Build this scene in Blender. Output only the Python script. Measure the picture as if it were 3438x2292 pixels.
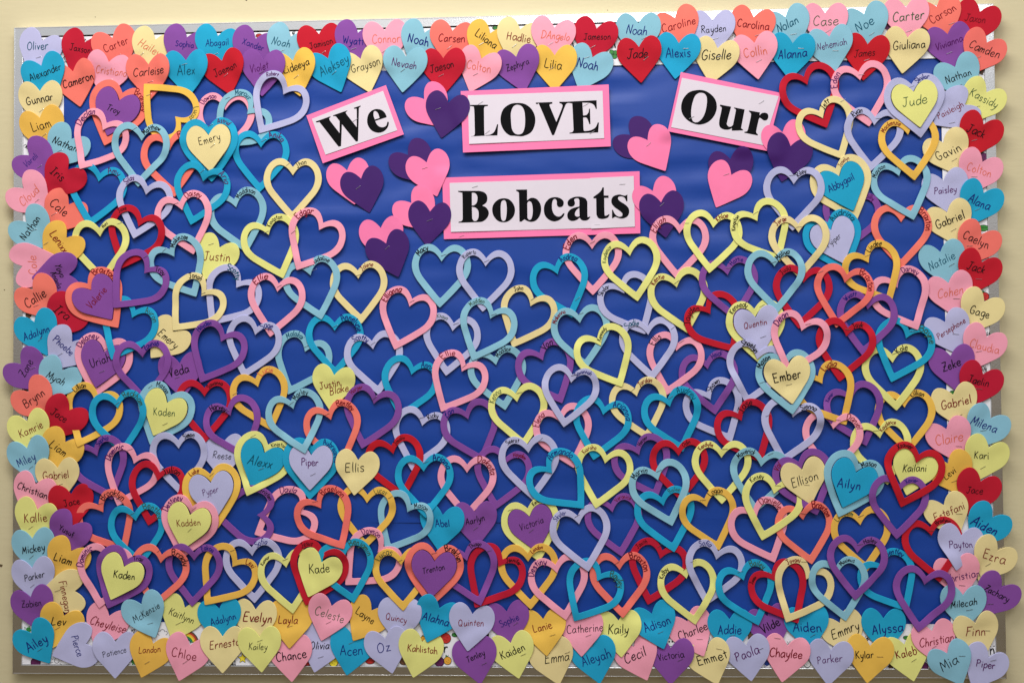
import bpy, bmesh, math, random
import numpy as np
from mathutils import Vector, Matrix, noise
from mathutils.geometry import tessellate_polygon

for o in list(bpy.data.objects): bpy.data.objects.remove(o)
scene = bpy.context.scene
col = scene.collection
MM = 0.001

# ------------------------------------------------------------------ camera
CAM_LOC, (YAW, PITCH, ROLL), LENS = ((0.11891, -1.90766, -0.04034), (0.0464052, 0.0231682, 0.0088922), 36.3064)
cyw, syw = math.cos(YAW), math.sin(YAW); cp, sp = math.cos(PITCH), math.sin(PITCH); cr, sr = math.cos(ROLL), math.sin(ROLL)
RM = Matrix(((cyw,-syw,0),(syw,cyw,0),(0,0,1))) @ Matrix(((1,0,0),(0,cp,-sp),(0,sp,cp))) @ Matrix(((cr,0,sr),(0,1,0),(-sr,0,cr)))
cd = bpy.data.cameras.new('camera'); cam = bpy.data.objects.new('camera', cd); col.objects.link(cam)
cd.lens = LENS; cd.sensor_width = 36; cd.clip_start = 0.05; cd.clip_end = 50
cam.matrix_world = Matrix.Translation(CAM_LOC) @ (RM @ Matrix(((1,0,0),(0,0,-1),(0,1,0)))).to_4x4()
scene.camera = cam
scene.view_settings.view_transform = 'Standard'; scene.view_settings.look = 'None'
scene.view_settings.exposure = 0.0; scene.view_settings.gamma = 1

# ------------------------------------------------------------------ light: a corridor lit from ceiling lamps above the board
w = bpy.data.worlds.new('World'); scene.world = w; w.use_nodes = True
nt = w.node_tree; nt.nodes.clear()
wo = nt.nodes.new('ShaderNodeOutputWorld'); bg = nt.nodes.new('ShaderNodeBackground')
tc = nt.nodes.new('ShaderNodeTexCoord'); sep = nt.nodes.new('ShaderNodeSeparateXYZ'); mr = nt.nodes.new('ShaderNodeMapRange')
ramp = nt.nodes.new('ShaderNodeValToRGB')
nt.links.new(tc.outputs['Generated'], sep.inputs[0]); nt.links.new(sep.outputs['Z'], mr.inputs[0])
mr.inputs[1].default_value = -1; mr.inputs[2].default_value = 1
nt.links.new(mr.outputs[0], ramp.inputs[0]); nt.links.new(ramp.outputs[0], bg.inputs[0]); nt.links.new(bg.outputs[0], wo.inputs[0])
ramp.color_ramp.elements[0].color = (0.27, 0.21, 0.13, 1); ramp.color_ramp.elements[0].position = 0.36
ramp.color_ramp.elements[1].color = (1.25, 1.28, 1.34, 1); ramp.color_ramp.elements[1].position = 0.635
e_ = ramp.color_ramp.elements.new(0.5); e_.color = (0.36, 0.30, 0.22, 1)
bg.inputs[1].default_value = 0.5

def area(name, loc, aim, sx, sy, power, color):
    l = bpy.data.lights.new(name, 'AREA'); l.shape = 'RECTANGLE'; l.size = sx; l.size_y = sy; l.energy = power; l.color = color
    o = bpy.data.objects.new(name, l); col.objects.link(o); o.location = loc
    o.rotation_euler = (Vector(aim) - Vector(loc)).to_track_quat('-Z', 'Y').to_euler()
    return o
area('ceiling_lamp', (-0.35, -1.25, 1.75), (0.0, 0.0, 0.0), 1.4, 0.5, 34, (1.0, 0.98, 0.95))
area('ceiling_lamp_far', (0.9, -2.3, 1.9), (0.0, 0.0, 0.0), 2.0, 1.1, 26, (0.95, 0.97, 1.0))

# ------------------------------------------------------------------ materials
def lin(c):
    return tuple((v/255/12.92 if v/255 <= 0.04045 else ((v/255+0.055)/1.055)**2.4) for v in c)
def mat(name, rgb, rough=0.7, noise_amt=0.06, noise_scale=60, bump=0.0, bump_scale=900, spec=0.3, metal=0.0, stretch=None, vary=0.0, coat=0.0):
    m = bpy.data.materials.new(name); m.use_nodes = True; n = m.node_tree; b = n.nodes['Principled BSDF']
    c = lin(rgb)
    b.inputs['Roughness'].default_value = rough; b.inputs['Metallic'].default_value = metal
    b.inputs['Specular IOR Level'].default_value = spec
    t = n.nodes.new('ShaderNodeTexCoord'); mp = n.nodes.new('ShaderNodeMapping'); n.links.new(t.outputs['Object'], mp.inputs[0])
    if stretch: mp.inputs['Scale'].default_value = stretch
    no = n.nodes.new('ShaderNodeTexNoise'); no.inputs['Scale'].default_value = noise_scale; no.inputs['Detail'].default_value = 6
    n.links.new(mp.outputs[0], no.inputs['Vector'])
    mx = n.nodes.new('ShaderNodeMix'); mx.data_type = 'RGBA'
    d = noise_amt
    mx.inputs['A'].default_value = (*[v*(1-d) for v in c], 1); mx.inputs['B'].default_value = (*[min(1, v*(1+d)) for v in c], 1)
    n.links.new(no.outputs['Fac'], mx.inputs['Factor'])
    outc = mx.outputs['Result']
    if vary:
        oi = n.nodes.new('ShaderNodeObjectInfo'); hs = n.nodes.new('ShaderNodeHueSaturation')
        m1 = n.nodes.new('ShaderNodeMapRange'); m1.inputs[3].default_value = 1-vary; m1.inputs[4].default_value = 1+vary
        n.links.new(oi.outputs['Random'], m1.inputs[0]); n.links.new(m1.outputs[0], hs.inputs['Value'])
        m2 = n.nodes.new('ShaderNodeMapRange'); m2.inputs[3].default_value = 0.497; m2.inputs[4].default_value = 0.503
        n.links.new(oi.outputs['Random'], m2.inputs[0]); n.links.new(m2.outputs[0], hs.inputs['Hue'])
        n.links.new(outc, hs.inputs['Color']); outc = hs.outputs['Color']
    n.links.new(outc, b.inputs['Base Color'])
    if bump:
        nb = n.nodes.new('ShaderNodeTexNoise'); nb.inputs['Scale'].default_value = bump_scale; nb.inputs['Detail'].default_value = 4
        n.links.new(mp.outputs[0], nb.inputs['Vector'])
        bp = n.nodes.new('ShaderNodeBump'); bp.inputs['Strength'].default_value = bump; bp.inputs['Distance'].default_value = 0.0006
        n.links.new(nb.outputs['Fac'], bp.inputs['Height']); n.links.new(bp.outputs[0], b.inputs['Normal'])
    return m
FOAM = {
 'LV': ('lavender', (186,185,221)), 'RD': ('red', (192,26,46)), 'CO': ('coral', (244,120,106)), 'CR': ('cream', (236,216,154)),
 'YE': ('gold', (238,188,82)), 'LE': ('lemon', (232,229,136)), 'PU': ('purple', (134,76,156)), 'CY': ('turquoise', (34,162,202)),
 'LB': ('pale_blue', (138,190,208)), 'PK': ('pale_pink', (246,162,182)), 'HP': ('hot_pink', (252,126,172)), 'DP': ('dark_violet', (66,28,104))}
FM = {}
for k, (nm, c) in FOAM.items():
    paperish = k in ('HP', 'DP')
    FM[k] = mat('foam_'+nm if not paperish else 'card_'+nm, c, 0.85 if not paperish else 0.6, 0.07, 45, 0.35 if not paperish else 0.1, 1400, 0.2, vary=0.035)
INK = {k: mat('ink_'+k, c, 0.7, 0.12, 250, 0, 900, 0.15) for k, c in dict(k=(16,12,18), r=(128,12,28), g=(62,92,60), t=(10,84,108), b=(20,28,118), p=(88,16,96), o=(226,112,84)).items()}
M_mat = mat('pink_card', (252,124,174), 0.6, 0.04, 30, 0.1, 900)
M_white = mat('white_paper', (222,211,221), 0.6, 0.03, 40, 0.12, 500)
M_print = mat('black_print', (6,5,8), 0.75, 0.0, 50, spec=0.12)
M_blue = mat('blue_paper', (17,64,153), 0.46, 0.08, 9, 0.2, 700, 0.4)
M_trim = mat('trim_paper', (240,238,242), 0.5, 0.02, 20, 0.05, 400)
M_gap = mat('cork_gap_shadow', (26,22,22), 0.9)  # cork coloured near black to paint the shadow gap between frame and trim
M_alu = mat('brushed_aluminium', (238,237,236), 0.22, 0.08, 14, 0.2, 300, 0.5, metal=1.0)
M_staple = mat('staple_wire', (190,188,190), 0.3, 0.0, 50, metal=1.0)
M_wall = mat('painted_wall', (213,200,161), 0.62, 0.035, 7, 0.5, 60, 0.35, stretch=(0.5,1,2.2))
M_scuff = mat('scuff', (96,78,52), 0.8)
M_tape = mat('frame_joint', (40,40,40), 0.6)
PR = {k: mat('print_'+k, c, 0.5, 0.1, 200) for k, c in dict(green=(60,140,60), black=(25,22,25), plum=(96,36,84), red=(196,50,44), yellow=(244,222,60), orange=(232,168,60), brown=(112,78,52), blue=(34,60,140), white=(245,245,245), teal=(40,120,110)).items()}

# ------------------------------------------------------------------ helpers
def obj(name, verts, faces, m, parent=None, loc=(0,0,0), smooth=False, sharp=None):
    me = bpy.data.meshes.new(name); me.from_pydata(verts, [], faces); me.materials.append(m)
    if smooth:
        me.polygons.foreach_set('use_smooth', [True]*len(me.polygons))
        if sharp: me.set_sharp_from_angle(angle=math.radians(sharp))
    me.update()
    o = bpy.data.objects.new(name, me); col.objects.link(o); o.location = loc
    if parent: o.parent = parent
    return o
def catmull(pts, n=5, closed=False, corner=None):
    N = len(pts); res = []
    rng = range(N if closed else N-1)
    for i in rng:
        p1, p2 = pts[i], pts[(i+1) % N]
        c1 = corner[i] if corner else (not closed and i == 0); c2 = corner[(i+1) % N] if corner else (not closed and i == N-2)
        p0 = pts[(i-1) % N] if not c1 else (2*p1[0]-p2[0], 2*p1[1]-p2[1])
        p3 = pts[(i+2) % N] if not c2 else (2*p2[0]-p1[0], 2*p2[1]-p1[1])
        k = 1 if (c1 and c2) else n
        for s in range(k):
            t = s/k; a = []
            for d in (0, 1):
                a.append(0.5*((2*p1[d])+(-p0[d]+p2[d])*t+(2*p0[d]-5*p1[d]+4*p2[d]-p3[d])*t*t+(-p0[d]+3*p1[d]-3*p2[d]+p3[d])*t**3))
            res.append(tuple(a))
    if not closed: res.append(tuple(pts[-1]))
    return res

# die-cut heart outlines (unit: notch to tip of the solid heart), right half from notch to tip
HALF_IN = [(0,0),(.05,.075),(.12,.165),(.2,.235),(.28,.275),(.36,.29),(.45,.265),(.53,.2),(.59,.11),(.622,0),(.63,-.1),(.612,-.22),(.57,-.33),(.50,-.44),(.40,-.56),(.25,-.735),(.1,-.905),(.022,-.99),(0,-1)]
HALF_OUT = [(0,.235),(.06,.31),(.14,.39),(.24,.455),(.36,.48),(.48,.458),(.6,.39),(.7,.28),(.77,.15),(.81,0),(.82,-.12),(.798,-.26),(.745,-.39),(.66,-.53),(.55,-.665),(.385,-.86),(.19,-1.075),(.03,-1.245),(0,-1.265)]
def full(half, n=3):
    c = [1]+[0]*(len(half)-3)+[0,1]
    r = catmull(half, n, False)
    return r[:-1] + [(-x, y) for x, y in r[::-1][:-1]]
IN_, OUT_ = full(HALF_IN), full(HALF_OUT)

# ------------------------------------------------------------------ height map of what is already on the board (mm above the backing)
G = 2.5; X0, Z0, NX, NZ = -1050.0, -760.0, 840, 608
W2, H2, FWD = 915.0, 611.2, 18.0          # half sizes of the board, frame width
gx = X0+np.arange(NX)*G; gz = Z0+np.arange(NZ)*G
dist_in = np.minimum.outer(H2-FWD-np.abs(gz), np.full(NX, 1e9))
dist_in = np.minimum(dist_in, (W2-FWD-np.abs(gx))[None, :])
s_ = np.clip(1-dist_in/55.0, 0, 1); BASE = 4.5+4.1*(s_*s_*(3-2*s_))
HM = BASE.copy()
def maxf(a, r):
    b = a.copy()
    for k in range(1, r+1):
        b[k:] = np.maximum(b[k:], a[:-k]); b[:-k] = np.maximum(b[:-k], a[k:])
    c = b.copy()
    for k in range(1, r+1):
        c[:, k:] = np.maximum(c[:, k:], b[:, :-k]); c[:, :-k] = np.maximum(c[:, :-k], b[:, k:])
    return c
def blur(a, r):
    p = np.pad(a, r, mode='edge'); s = sum(p[k:k+a.shape[0]] for k in range(2*r+1))/(2*r+1)
    return sum(s[:, k:k+a.shape[1]] for k in range(2*r+1))/(2*r+1)
def inside(poly, PX, PZ):
    r = np.zeros(PX.shape, bool); n = len(poly)
    for i in range(n):
        x1, z1 = poly[i]; x2, z2 = poly[(i+1) % n]
        if z1 == z2: continue
        c = ((z1 > PZ) != (z2 > PZ)) & (PX < (x2-x1)*(PZ-z1)/(z2-z1)+x1)
        r ^= c
    return r
placed = []
class Lay: pass
rnd = random.Random(7)
def layer(outer, inner, thick, curl, unders, stiff=False, sm=2):
    L = Lay(); xs = [p[0] for p in outer]; zs = [p[1] for p in outer]
    i0 = max(0, int((min(xs)-22-X0)/G)); i1 = min(NX, int((max(xs)+22-X0)/G)+2)
    j0 = max(0, int((min(zs)-22-Z0)/G)); j1 = min(NZ, int((max(zs)+22-Z0)/G)+2)
    PX, PZ = np.meshgrid(gx[i0:i1], gz[j0:j1])
    m = inside(outer, PX, PZ)
    if inner: m &= ~inside(inner, PX, PZ)
    md = m.copy(); md[1:] |= m[:-1]; md[:-1] |= m[1:]; md[:, 1:] |= m[:, :-1]; md[:, :-1] |= m[:, 1:]
    H = HM[j0:j1, i0:i1]; B = BASE[j0:j1, i0:i1]
    reg = np.zeros(m.shape, bool)
    for ux, uz, ur in unders: reg |= (PX-ux)**2+(PZ-uz)**2 < ur*ur
    src = np.where(md & ~reg, H, B)
    if stiff: z = np.full(m.shape, src[md].max())
    else:
        z = blur(blur(maxf(src, sm*2), sm), sm) if sm > 3 else blur(blur(maxf(src, 5), 3), 2)
        cx, cz = sum(xs)/len(xs), sum(zs)/len(zs); a, k = curl
        t = ((PX-cx)*math.cos(a)+(PZ-cz)*math.sin(a))/60.0
        z = z+k*np.clip(t, 0, 2)**2
    L.i0, L.j0, L.z, L.m, L.md = i0, j0, z, m, md
    if reg.any():
        cum = z+thick
        for q in placed:            # what is tucked over this piece is lifted
            a0, a1 = max(q.i0, i0), min(q.i0+q.z.shape[1], i1); b0, b1 = max(q.j0, j0), min(q.j0+q.z.shape[0], j1)
            if a0 >= a1 or b0 >= b1: continue
            qs = (slice(b0-q.j0, b1-q.j0), slice(a0-q.i0, a1-q.i0)); ls = (slice(b0-j0, b1-j0), slice(a0-i0, a1-i0))
            both = q.md[qs] & md[ls] & reg[ls]
            if not both.any(): continue
            need = np.where(both, cum[ls]-q.z[qs], 0).clip(0)
            full_ = np.zeros(q.z.shape); full_[qs] = need
            q.z = q.z+blur(blur(maxf(full_, 5), 2), 3)
            cum[ls] = np.where(both, np.maximum(cum[ls], q.z[qs]+q.t), cum[ls])
            HM[q.j0:q.j0+q.z.shape[0], q.i0:q.i0+q.z.shape[1]] = np.where(q.m, np.maximum(HM[q.j0:q.j0+q.z.shape[0], q.i0:q.i0+q.z.shape[1]], q.z+q.t), HM[q.j0:q.j0+q.z.shape[0], q.i0:q.i0+q.z.shape[1]])
    L.t = thick
    H[:] = np.where(m, np.maximum(H, z+thick), H)
    placed.append(L); return L
def samp(L, x, z):
    fx = min(max((x-X0)/G-L.i0, 0), L.z.shape[1]-1.001); fz = min(max((z-Z0)/G-L.j0, 0), L.z.shape[0]-1.001)
    i, j = int(fx), int(fz); a, b = fx-i, fz-j; Z = L.z
    return (Z[j,i]*(1-a)+Z[j,i+1]*a)*(1-b)+(Z[j+1,i]*(1-a)+Z[j+1,i+1]*a)*b
def W(x, z, h): return (x*MM, (8.0-h)*MM, z*MM)

# ------------------------------------------------------------------ handwriting: single-stroke letters
SG = {}
def g(ch, adv, s): SG[ch] = (adv, [[tuple(map(float, p.split(','))) for p in st.split()] for st in s.split('|')])
g('a',.95,'.78,.85 .5,1 .18,.85 .05,.45 .2,.05 .5,.08 .75,.5|.8,.98 .78,.4 .9,.02'); g('b',.85,'.08,1.8 .08,.9 .08,.02|.08,.6 .3,.95 .6,.95 .78,.5 .6,.05 .3,-.02 .08,.15')
g('c',.8,'.72,.85 .45,1 .15,.8 .05,.45 .2,.08 .5,0 .75,.15'); g('d',.92,'.75,.75 .5,.98 .18,.85 .05,.45 .2,.05 .5,.05 .75,.4|.78,1.8 .77,.9 .82,.02')
g('e',.86,'.08,.5 .6,.55 .7,.8 .45,1 .15,.8 .05,.4 .25,.03 .55,.02 .8,.25'); g('f',.65,'.7,1.65 .5,1.8 .32,1.6 .3,.9 .3,-.1|.05,.95 .6,1')
g('g',.9,'.75,.85 .48,1 .15,.85 .05,.5 .2,.1 .5,.12 .75,.55|.78,.98 .78,.2 .7,-.5 .4,-.75 .1,-.55'); g('h',.85,'.08,1.8 .08,.9 .08,0|.08,.5 .3,.92 .55,.95 .68,.6 .72,.02')
g('i',.32,'.1,.95 .1,.5 .14,.02|.11,1.35 .13,1.45'); g('j',.45,'.3,.95 .3,-.3 .1,-.7 -.1,-.6|.3,1.35 .32,1.45')
g('k',.78,'.08,1.8 .08,0|.65,.95 .12,.45|.2,.5 .7,.02'); g('l',.32,'.1,1.8 .1,.8 .14,.02')
g('m',1.12,'.08,.95 .08,0|.08,.55 .25,.92 .42,.9 .5,.5 .5,.02|.5,.55 .68,.92 .86,.9 .94,.5 .98,.02'); g('n',.85,'.08,.95 .08,0|.08,.55 .3,.92 .55,.92 .66,.5 .72,.02')
g('o',.88,'.42,1 .12,.8 .05,.4 .25,.02 .55,.02 .76,.4 .7,.8 .36,1'); g('p',.85,'.08,.95 .08,-.75|.08,.6 .3,.95 .6,.95 .75,.55 .6,.08 .3,.02 .08,.2')
g('q',.9,'.75,.85 .48,1 .15,.85 .05,.5 .2,.1 .5,.12 .75,.55|.78,.98 .78,-.75 .95,-.5'); g('r',.7,'.08,.95 .08,0|.08,.5 .25,.88 .5,.98 .62,.88')
g('s',.74,'.62,.85 .4,1 .12,.85 .2,.6 .5,.45 .62,.2 .4,0 .08,.1'); g('t',.64,'.3,1.5 .3,.7 .34,.02|.02,1.02 .6,1.05')
g('u',.92,'.08,.95 .08,.35 .25,.03 .5,.08 .7,.45|.72,.95 .72,.4 .84,.02'); g('v',.76,'.05,.95 .35,.02|.35,.02 .68,.95')
g('w',1.05,'.05,.95 .28,.02|.28,.02 .5,.8|.5,.8 .75,.02|.75,.02 .98,.95'); g('x',.74,'.05,.95 .65,0|.62,.98 .02,.02')
g('y',.84,'.08,.95 .15,.4 .38,.15 .68,.5|.72,.95 .6,0 .35,-.6 .05,-.7'); g('z',.8,'.08,.95 .62,.95|.62,.95 .05,.03|.05,.03 .7,.03'); g('.',.3,'.1,.05 .14,.02')
g('A',1.15,'.05,0 .55,1.8|.55,1.8 1,0|.2,.65 .88,.68'); g('B',1.1,'.1,1.75 .1,0|.1,1.7 .5,1.8 .8,1.5 .65,1.05 .15,.95|.2,.95 .75,.85 .95,.45 .7,.05 .1,0')
g('C',1.1,'.95,1.5 .65,1.8 .25,1.55 .05,.9 .2,.25 .55,0 .95,.25'); g('D',1.12,'.12,1.75 .12,.02|.02,1.7 .5,1.75 .95,1.3 .95,.6 .6,.1 .05,0')
g('E',1.05,'.12,1.75 .12,.02|.12,1.75 .85,1.75|.12,.95 .7,.95|.12,.02 .88,.02'); g('F',.98,'.12,1.75 .12,0|.05,1.72 .9,1.78|.12,.95 .7,1')
g('G',1.15,'.95,1.5 .65,1.8 .25,1.55 .05,.9 .2,.2 .6,0 .92,.3 .95,.75|.95,.75 .55,.75'); g('H',1.1,'.12,1.8 .1,0|.9,1.8 .9,0|.1,.9 .9,.95')
g('I',.85,'.35,1.75 .35,.02|.08,1.75 .65,1.75|.05,.02 .65,.02'); g('J',1.0,'.6,1.75 .6,.5 .45,.05 .2,.02 .02,.3|.15,1.75 .95,1.78')
g('K',1.05,'.12,1.8 .1,0|.85,1.75 .15,.85|.25,.95 .9,0'); g('L',1.0,'.15,1.8 .1,.9 .12,.05|.12,.05 .5,0 .9,.08')
g('M',1.3,'.08,0 .2,1.75|.2,1.75 .6,.5|.6,.5 1,1.75|1,1.75 1.12,0'); g('N',1.12,'.1,0 .15,1.75|.15,1.75 .85,.05|.85,.05 .92,1.8')
g('O',1.2,'.55,1.8 .12,1.4 .05,.7 .3,.05 .7,.05 1,.6 .9,1.4 .45,1.78'); g('P',1.05,'.2,1.75 .12,0|.02,1.6 .5,1.8 .9,1.5 .75,1.05 .2,.85')
g('Q',1.25,'.55,1.8 .12,1.4 .05,.7 .3,.05 .7,.05 1,.6 .9,1.4 .45,1.78|.55,.4 1.1,-.15'); g('R',1.1,'.2,1.75 .12,0|.02,1.6 .5,1.8 .9,1.5 .75,1.05 .2,.85|.3,.85 .95,0')
g('S',1.0,'.85,1.5 .5,1.8 .15,1.5 .3,1.05 .7,.8 .85,.4 .5,0 .05,.2'); g('T',1.05,'.5,1.75 .5,0|.02,1.72 1,1.8')
g('U',1.08,'.1,1.8 .1,.6 .35,0 .7,.1 .88,.6 .9,1.8'); g('V',1.0,'.05,1.8 .45,0|.45,0 .95,1.8'); g('W',1.35,'.05,1.8 .35,0|.35,0 .65,1.3|.65,1.3 .95,0|.95,0 1.25,1.8')
g('X',1.05,'.05,1.78 .9,0|.88,1.8 .02,.02'); g('Y',1.0,'.05,1.8 .5,1|.95,1.8 .5,.9 .4,0'); g('Z',1.05,'.1,1.75 .9,1.75|.9,1.75 .08,.05|.08,.05 .95,.05|.25,.95 .8,.95')
def ribbon(pts, wd, V, F, hf):
    n = len(pts)
    if n < 2: return
    b = len(V)
    for i, p in enumerate(pts):
        q0 = pts[max(0, i-1)]; q1 = pts[min(n-1, i+1)]
        dx, dz = q1[0]-q0[0], q1[1]-q0[1]; l = math.hypot(dx, dz) or 1; nx, nz = -dz/l*wd/2, dx/l*wd/2
        k = 0.8 if i in (0, n-1) else 1
        V.append(W(p[0]+nx*k, p[1]+nz*k, hf(p[0], p[1]))); V.append(W(p[0]-nx*k, p[1]-nz*k, hf(p[0], p[1])))
    for i in range(n-1): F.append((b+2*i, b+2*i+1, b+2*i+3, b+2*i+2))
    for e, q in ((0, 1), (n-1, n-2)):                      # blunt pen ends
        p = pts[e]; dx, dz = p[0]-pts[q][0], p[1]-pts[q][1]; l = math.hypot(dx, dz) or 1
        V.append(W(p[0]+dx/l*wd*.42, p[1]+dz/l*wd*.42, hf(p[0], p[1])))
        F.append((b+2*e, len(V)-1, b+2*e+1) if e else (b+1, len(V)-1, b))
def lettering(text, p0, p1, ring, wd, hf, seed):
    r = random.Random(seed); adv = sum(SG[c][0] for c in text)+.16*(len(text)-1)
    V, F = [], []
    slant = r.uniform(-.05, .22)
    if ring is None:
        dx, dz = p1[0]-p0[0], p1[1]-p0[1]; Lg = math.hypot(dx, dz); ux, uz = dx/Lg, dz/Lg
        sx = Lg/adv; sy = min(max(sx, 4.6), 9.6); wd *= .172*sy
        def place(u, v):
            u *= sx; v = (v-.62)*sy
            return (p0[0]+ux*u-uz*v, p0[1]+uz*u+ux*v)
    else:
        mid = ring; cl = [0]
        for i in range(len(mid)): a, b = mid[i], mid[(i+1) % len(mid)]; cl.append(cl[-1]+math.hypot(b[0]-a[0], b[1]-a[1]))
        tot = cl[-1]
        def near(p):
            i = min(range(len(mid)), key=lambda k: (mid[k][0]-p[0])**2+(mid[k][1]-p[1])**2); return cl[i]
        s0, s1 = near(p0), near(p1); d = (s1-s0) % tot
        if d > tot/2: d -= tot
        if abs(d) < 12: d = 12 if d >= 0 else -12
        sx = abs(d)/adv; sy = min(max(sx*1.05, 3.5), 6.6); wd *= .225*sy; sg = 1 if d > 0 else -1
        def at(s):
            s %= tot; lo = 0; hi = len(mid)
            while hi-lo > 1:
                m_ = (lo+hi)//2
                if cl[m_] <= s: lo = m_
                else: hi = m_
            a, b = mid[lo % len(mid)], mid[(lo+1) % len(mid)]; t = (s-cl[lo])/((cl[lo+1]-cl[lo]) or 1)
            return a[0]+(b[0]-a[0])*t, a[1]+(b[1]-a[1])*t
        def place(u, v):
            s = s0+sg*u*sx; x, z = at(s); xa, za = at(s-sg*4); xb, zb = at(s+sg*4)
            tx, tz = xb-xa, zb-za; l = math.hypot(tx, tz) or 1; v = (v-.72)*sy
            return (x-tz/l*v, z+tx/l*v)
    x = 0
    for c in text:
        a, sts = SG[c]; jb = r.uniform(-.07, .07); js = r.uniform(.93, 1.08); jr = r.uniform(-.05, .05)
        for st in sts:
            pts = []
            if len(st) == 2:
                (xa, ya), (xb, yb) = st; k = 6 if math.hypot(xb-xa, yb-ya) > .5 else 2
                bow = r.uniform(-.04, .04)
                for i in range(k+1):
                    t = i/k; b_ = bow*4*t*(1-t); pts.append((xa+(xb-xa)*t+(yb-ya)*b_, ya+(yb-ya)*t-(xb-xa)*b_))
            else:
                jj = [(px+r.uniform(-.025, .025), py+r.uniform(-.03, .03)) for px, py in st]
                pts = catmull(jj, 4)
            pts = [place(x+(px*js+slant*(py-.5)-jr*py), py*js+jb) for px, py in pts]
            ribbon(pts, wd, V, F, hf)
        x += a+.16
    return V, F

# ------------------------------------------------------------------ foam pieces
def cc(poly):
    a = sum(poly[i][0]*poly[(i+1) % len(poly)][1]-poly[(i+1) % len(poly)][0]*poly[i][1] for i in range(len(poly)))
    return poly if a > 0 else poly[::-1]
def inset(poly, d):
    n = len(poly); r = []
    for i in range(n):
        a, b, c = poly[i-1], poly[i], poly[(i+1) % n]
        d1 = (b[0]-a[0], b[1]-a[1]); d2 = (c[0]-b[0], c[1]-b[1]); l1 = math.hypot(*d1) or 1; l2 = math.hypot(*d2) or 1
        n1 = (-d1[1]/l1, d1[0]/l1); n2 = (-d2[1]/l2, d2[0]/l2); m = (n1[0]+n2[0], n1[1]+n2[1]); k = m[0]*n1[0]+m[1]*n1[1]
        k = max(k, .35); r.append((b[0]+m[0]/k*d, b[1]+m[1]/k*d))
    return r
def foam_mesh(L, outer, inner, t, bev, org):
    """outer/inner closed outlines (mm), counter-clockwise; open hearts have as many points on both"""
    V, F = [], []
    def add(poly, dh):
        b = len(V)
        for x, z in poly: h = samp(L, x, z)+dh; V.append(((x-org[0])*MM, (8.0-h)*MM, (z-org[1])*MM))
        return b
    n = len(outer)
    def band(a, b):   # outward-facing strip between loops a (outer/lower) and b
        for i in range(n): j = (i+1) % n; F.append((a+i, a+j, b+j, b+i))
    back = add(outer, 0.0); side = add(outer, t-bev); top = add(inset(outer, bev), t)
    band(back, side); band(side, top)
    if inner is None:
        cx = sum(p[0] for p in outer)/n; cz = sum(p[1] for p in outer)/n; prev = top; ins = inset(outer, bev)
        for f in (.91, .8, .69, .57, .45, .33, .2):
            lp = add([(cx+(x-cx)*f, cz+(z-cz)*f) for x, z in ins], t); band(prev, lp); prev = lp
        V.append(((cx-org[0])*MM, (8.0-samp(L, cx, cz)-t)*MM, (cz-org[1])*MM)); c = len(V)-1
        for i in range(n): F.append((prev+i, prev+(i+1) % n, c))
    else:
        inn = inset(inner, -bev); o2 = inset(outer, bev); prev = top
        for f in (.33, .67):
            lp = add([(a[0]+(b[0]-a[0])*f, a[1]+(b[1]-a[1])*f) for a, b in zip(o2, inn)], t); band(prev, lp); prev = lp
        it = add(inn, t); band(prev, it); isd = add(inner, t-bev); band(it, isd); ib = add(inner, 0.0); band(isd, ib); band(ib, back)
    return V, F
def staple(x, z, ang, hf, parent, org, ln=11.0):
    V, F = [], []; c, s = math.cos(ang), math.sin(ang); secs = []
    for u, dh in ((-ln/2-.1, -1.2), (-ln/2, .25), (-ln/2+.6, .55), (0, .62), (ln/2-.6, .55), (ln/2, .25), (ln/2+.1, -1.2)):
        px, pz = x+c*u, z+s*u; h = hf(px, pz)+dh; b = len(V)
        for a, hh in ((-.3, 0), (.3, 0), (.22, .42), (-.22, .42)):
            V.append(((px-s*a-org[0])*MM, (8.0-h-hh)*MM, (pz+c*a-org[1])*MM))
        secs.append(b)
    for a, b in zip(secs, secs[1:]):
        for k in range(4): F.append((a+k, a+(k+1) % 4, b+(k+1) % 4, b+k))
    return obj('staple', V, F, M_staple, parent)

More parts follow.
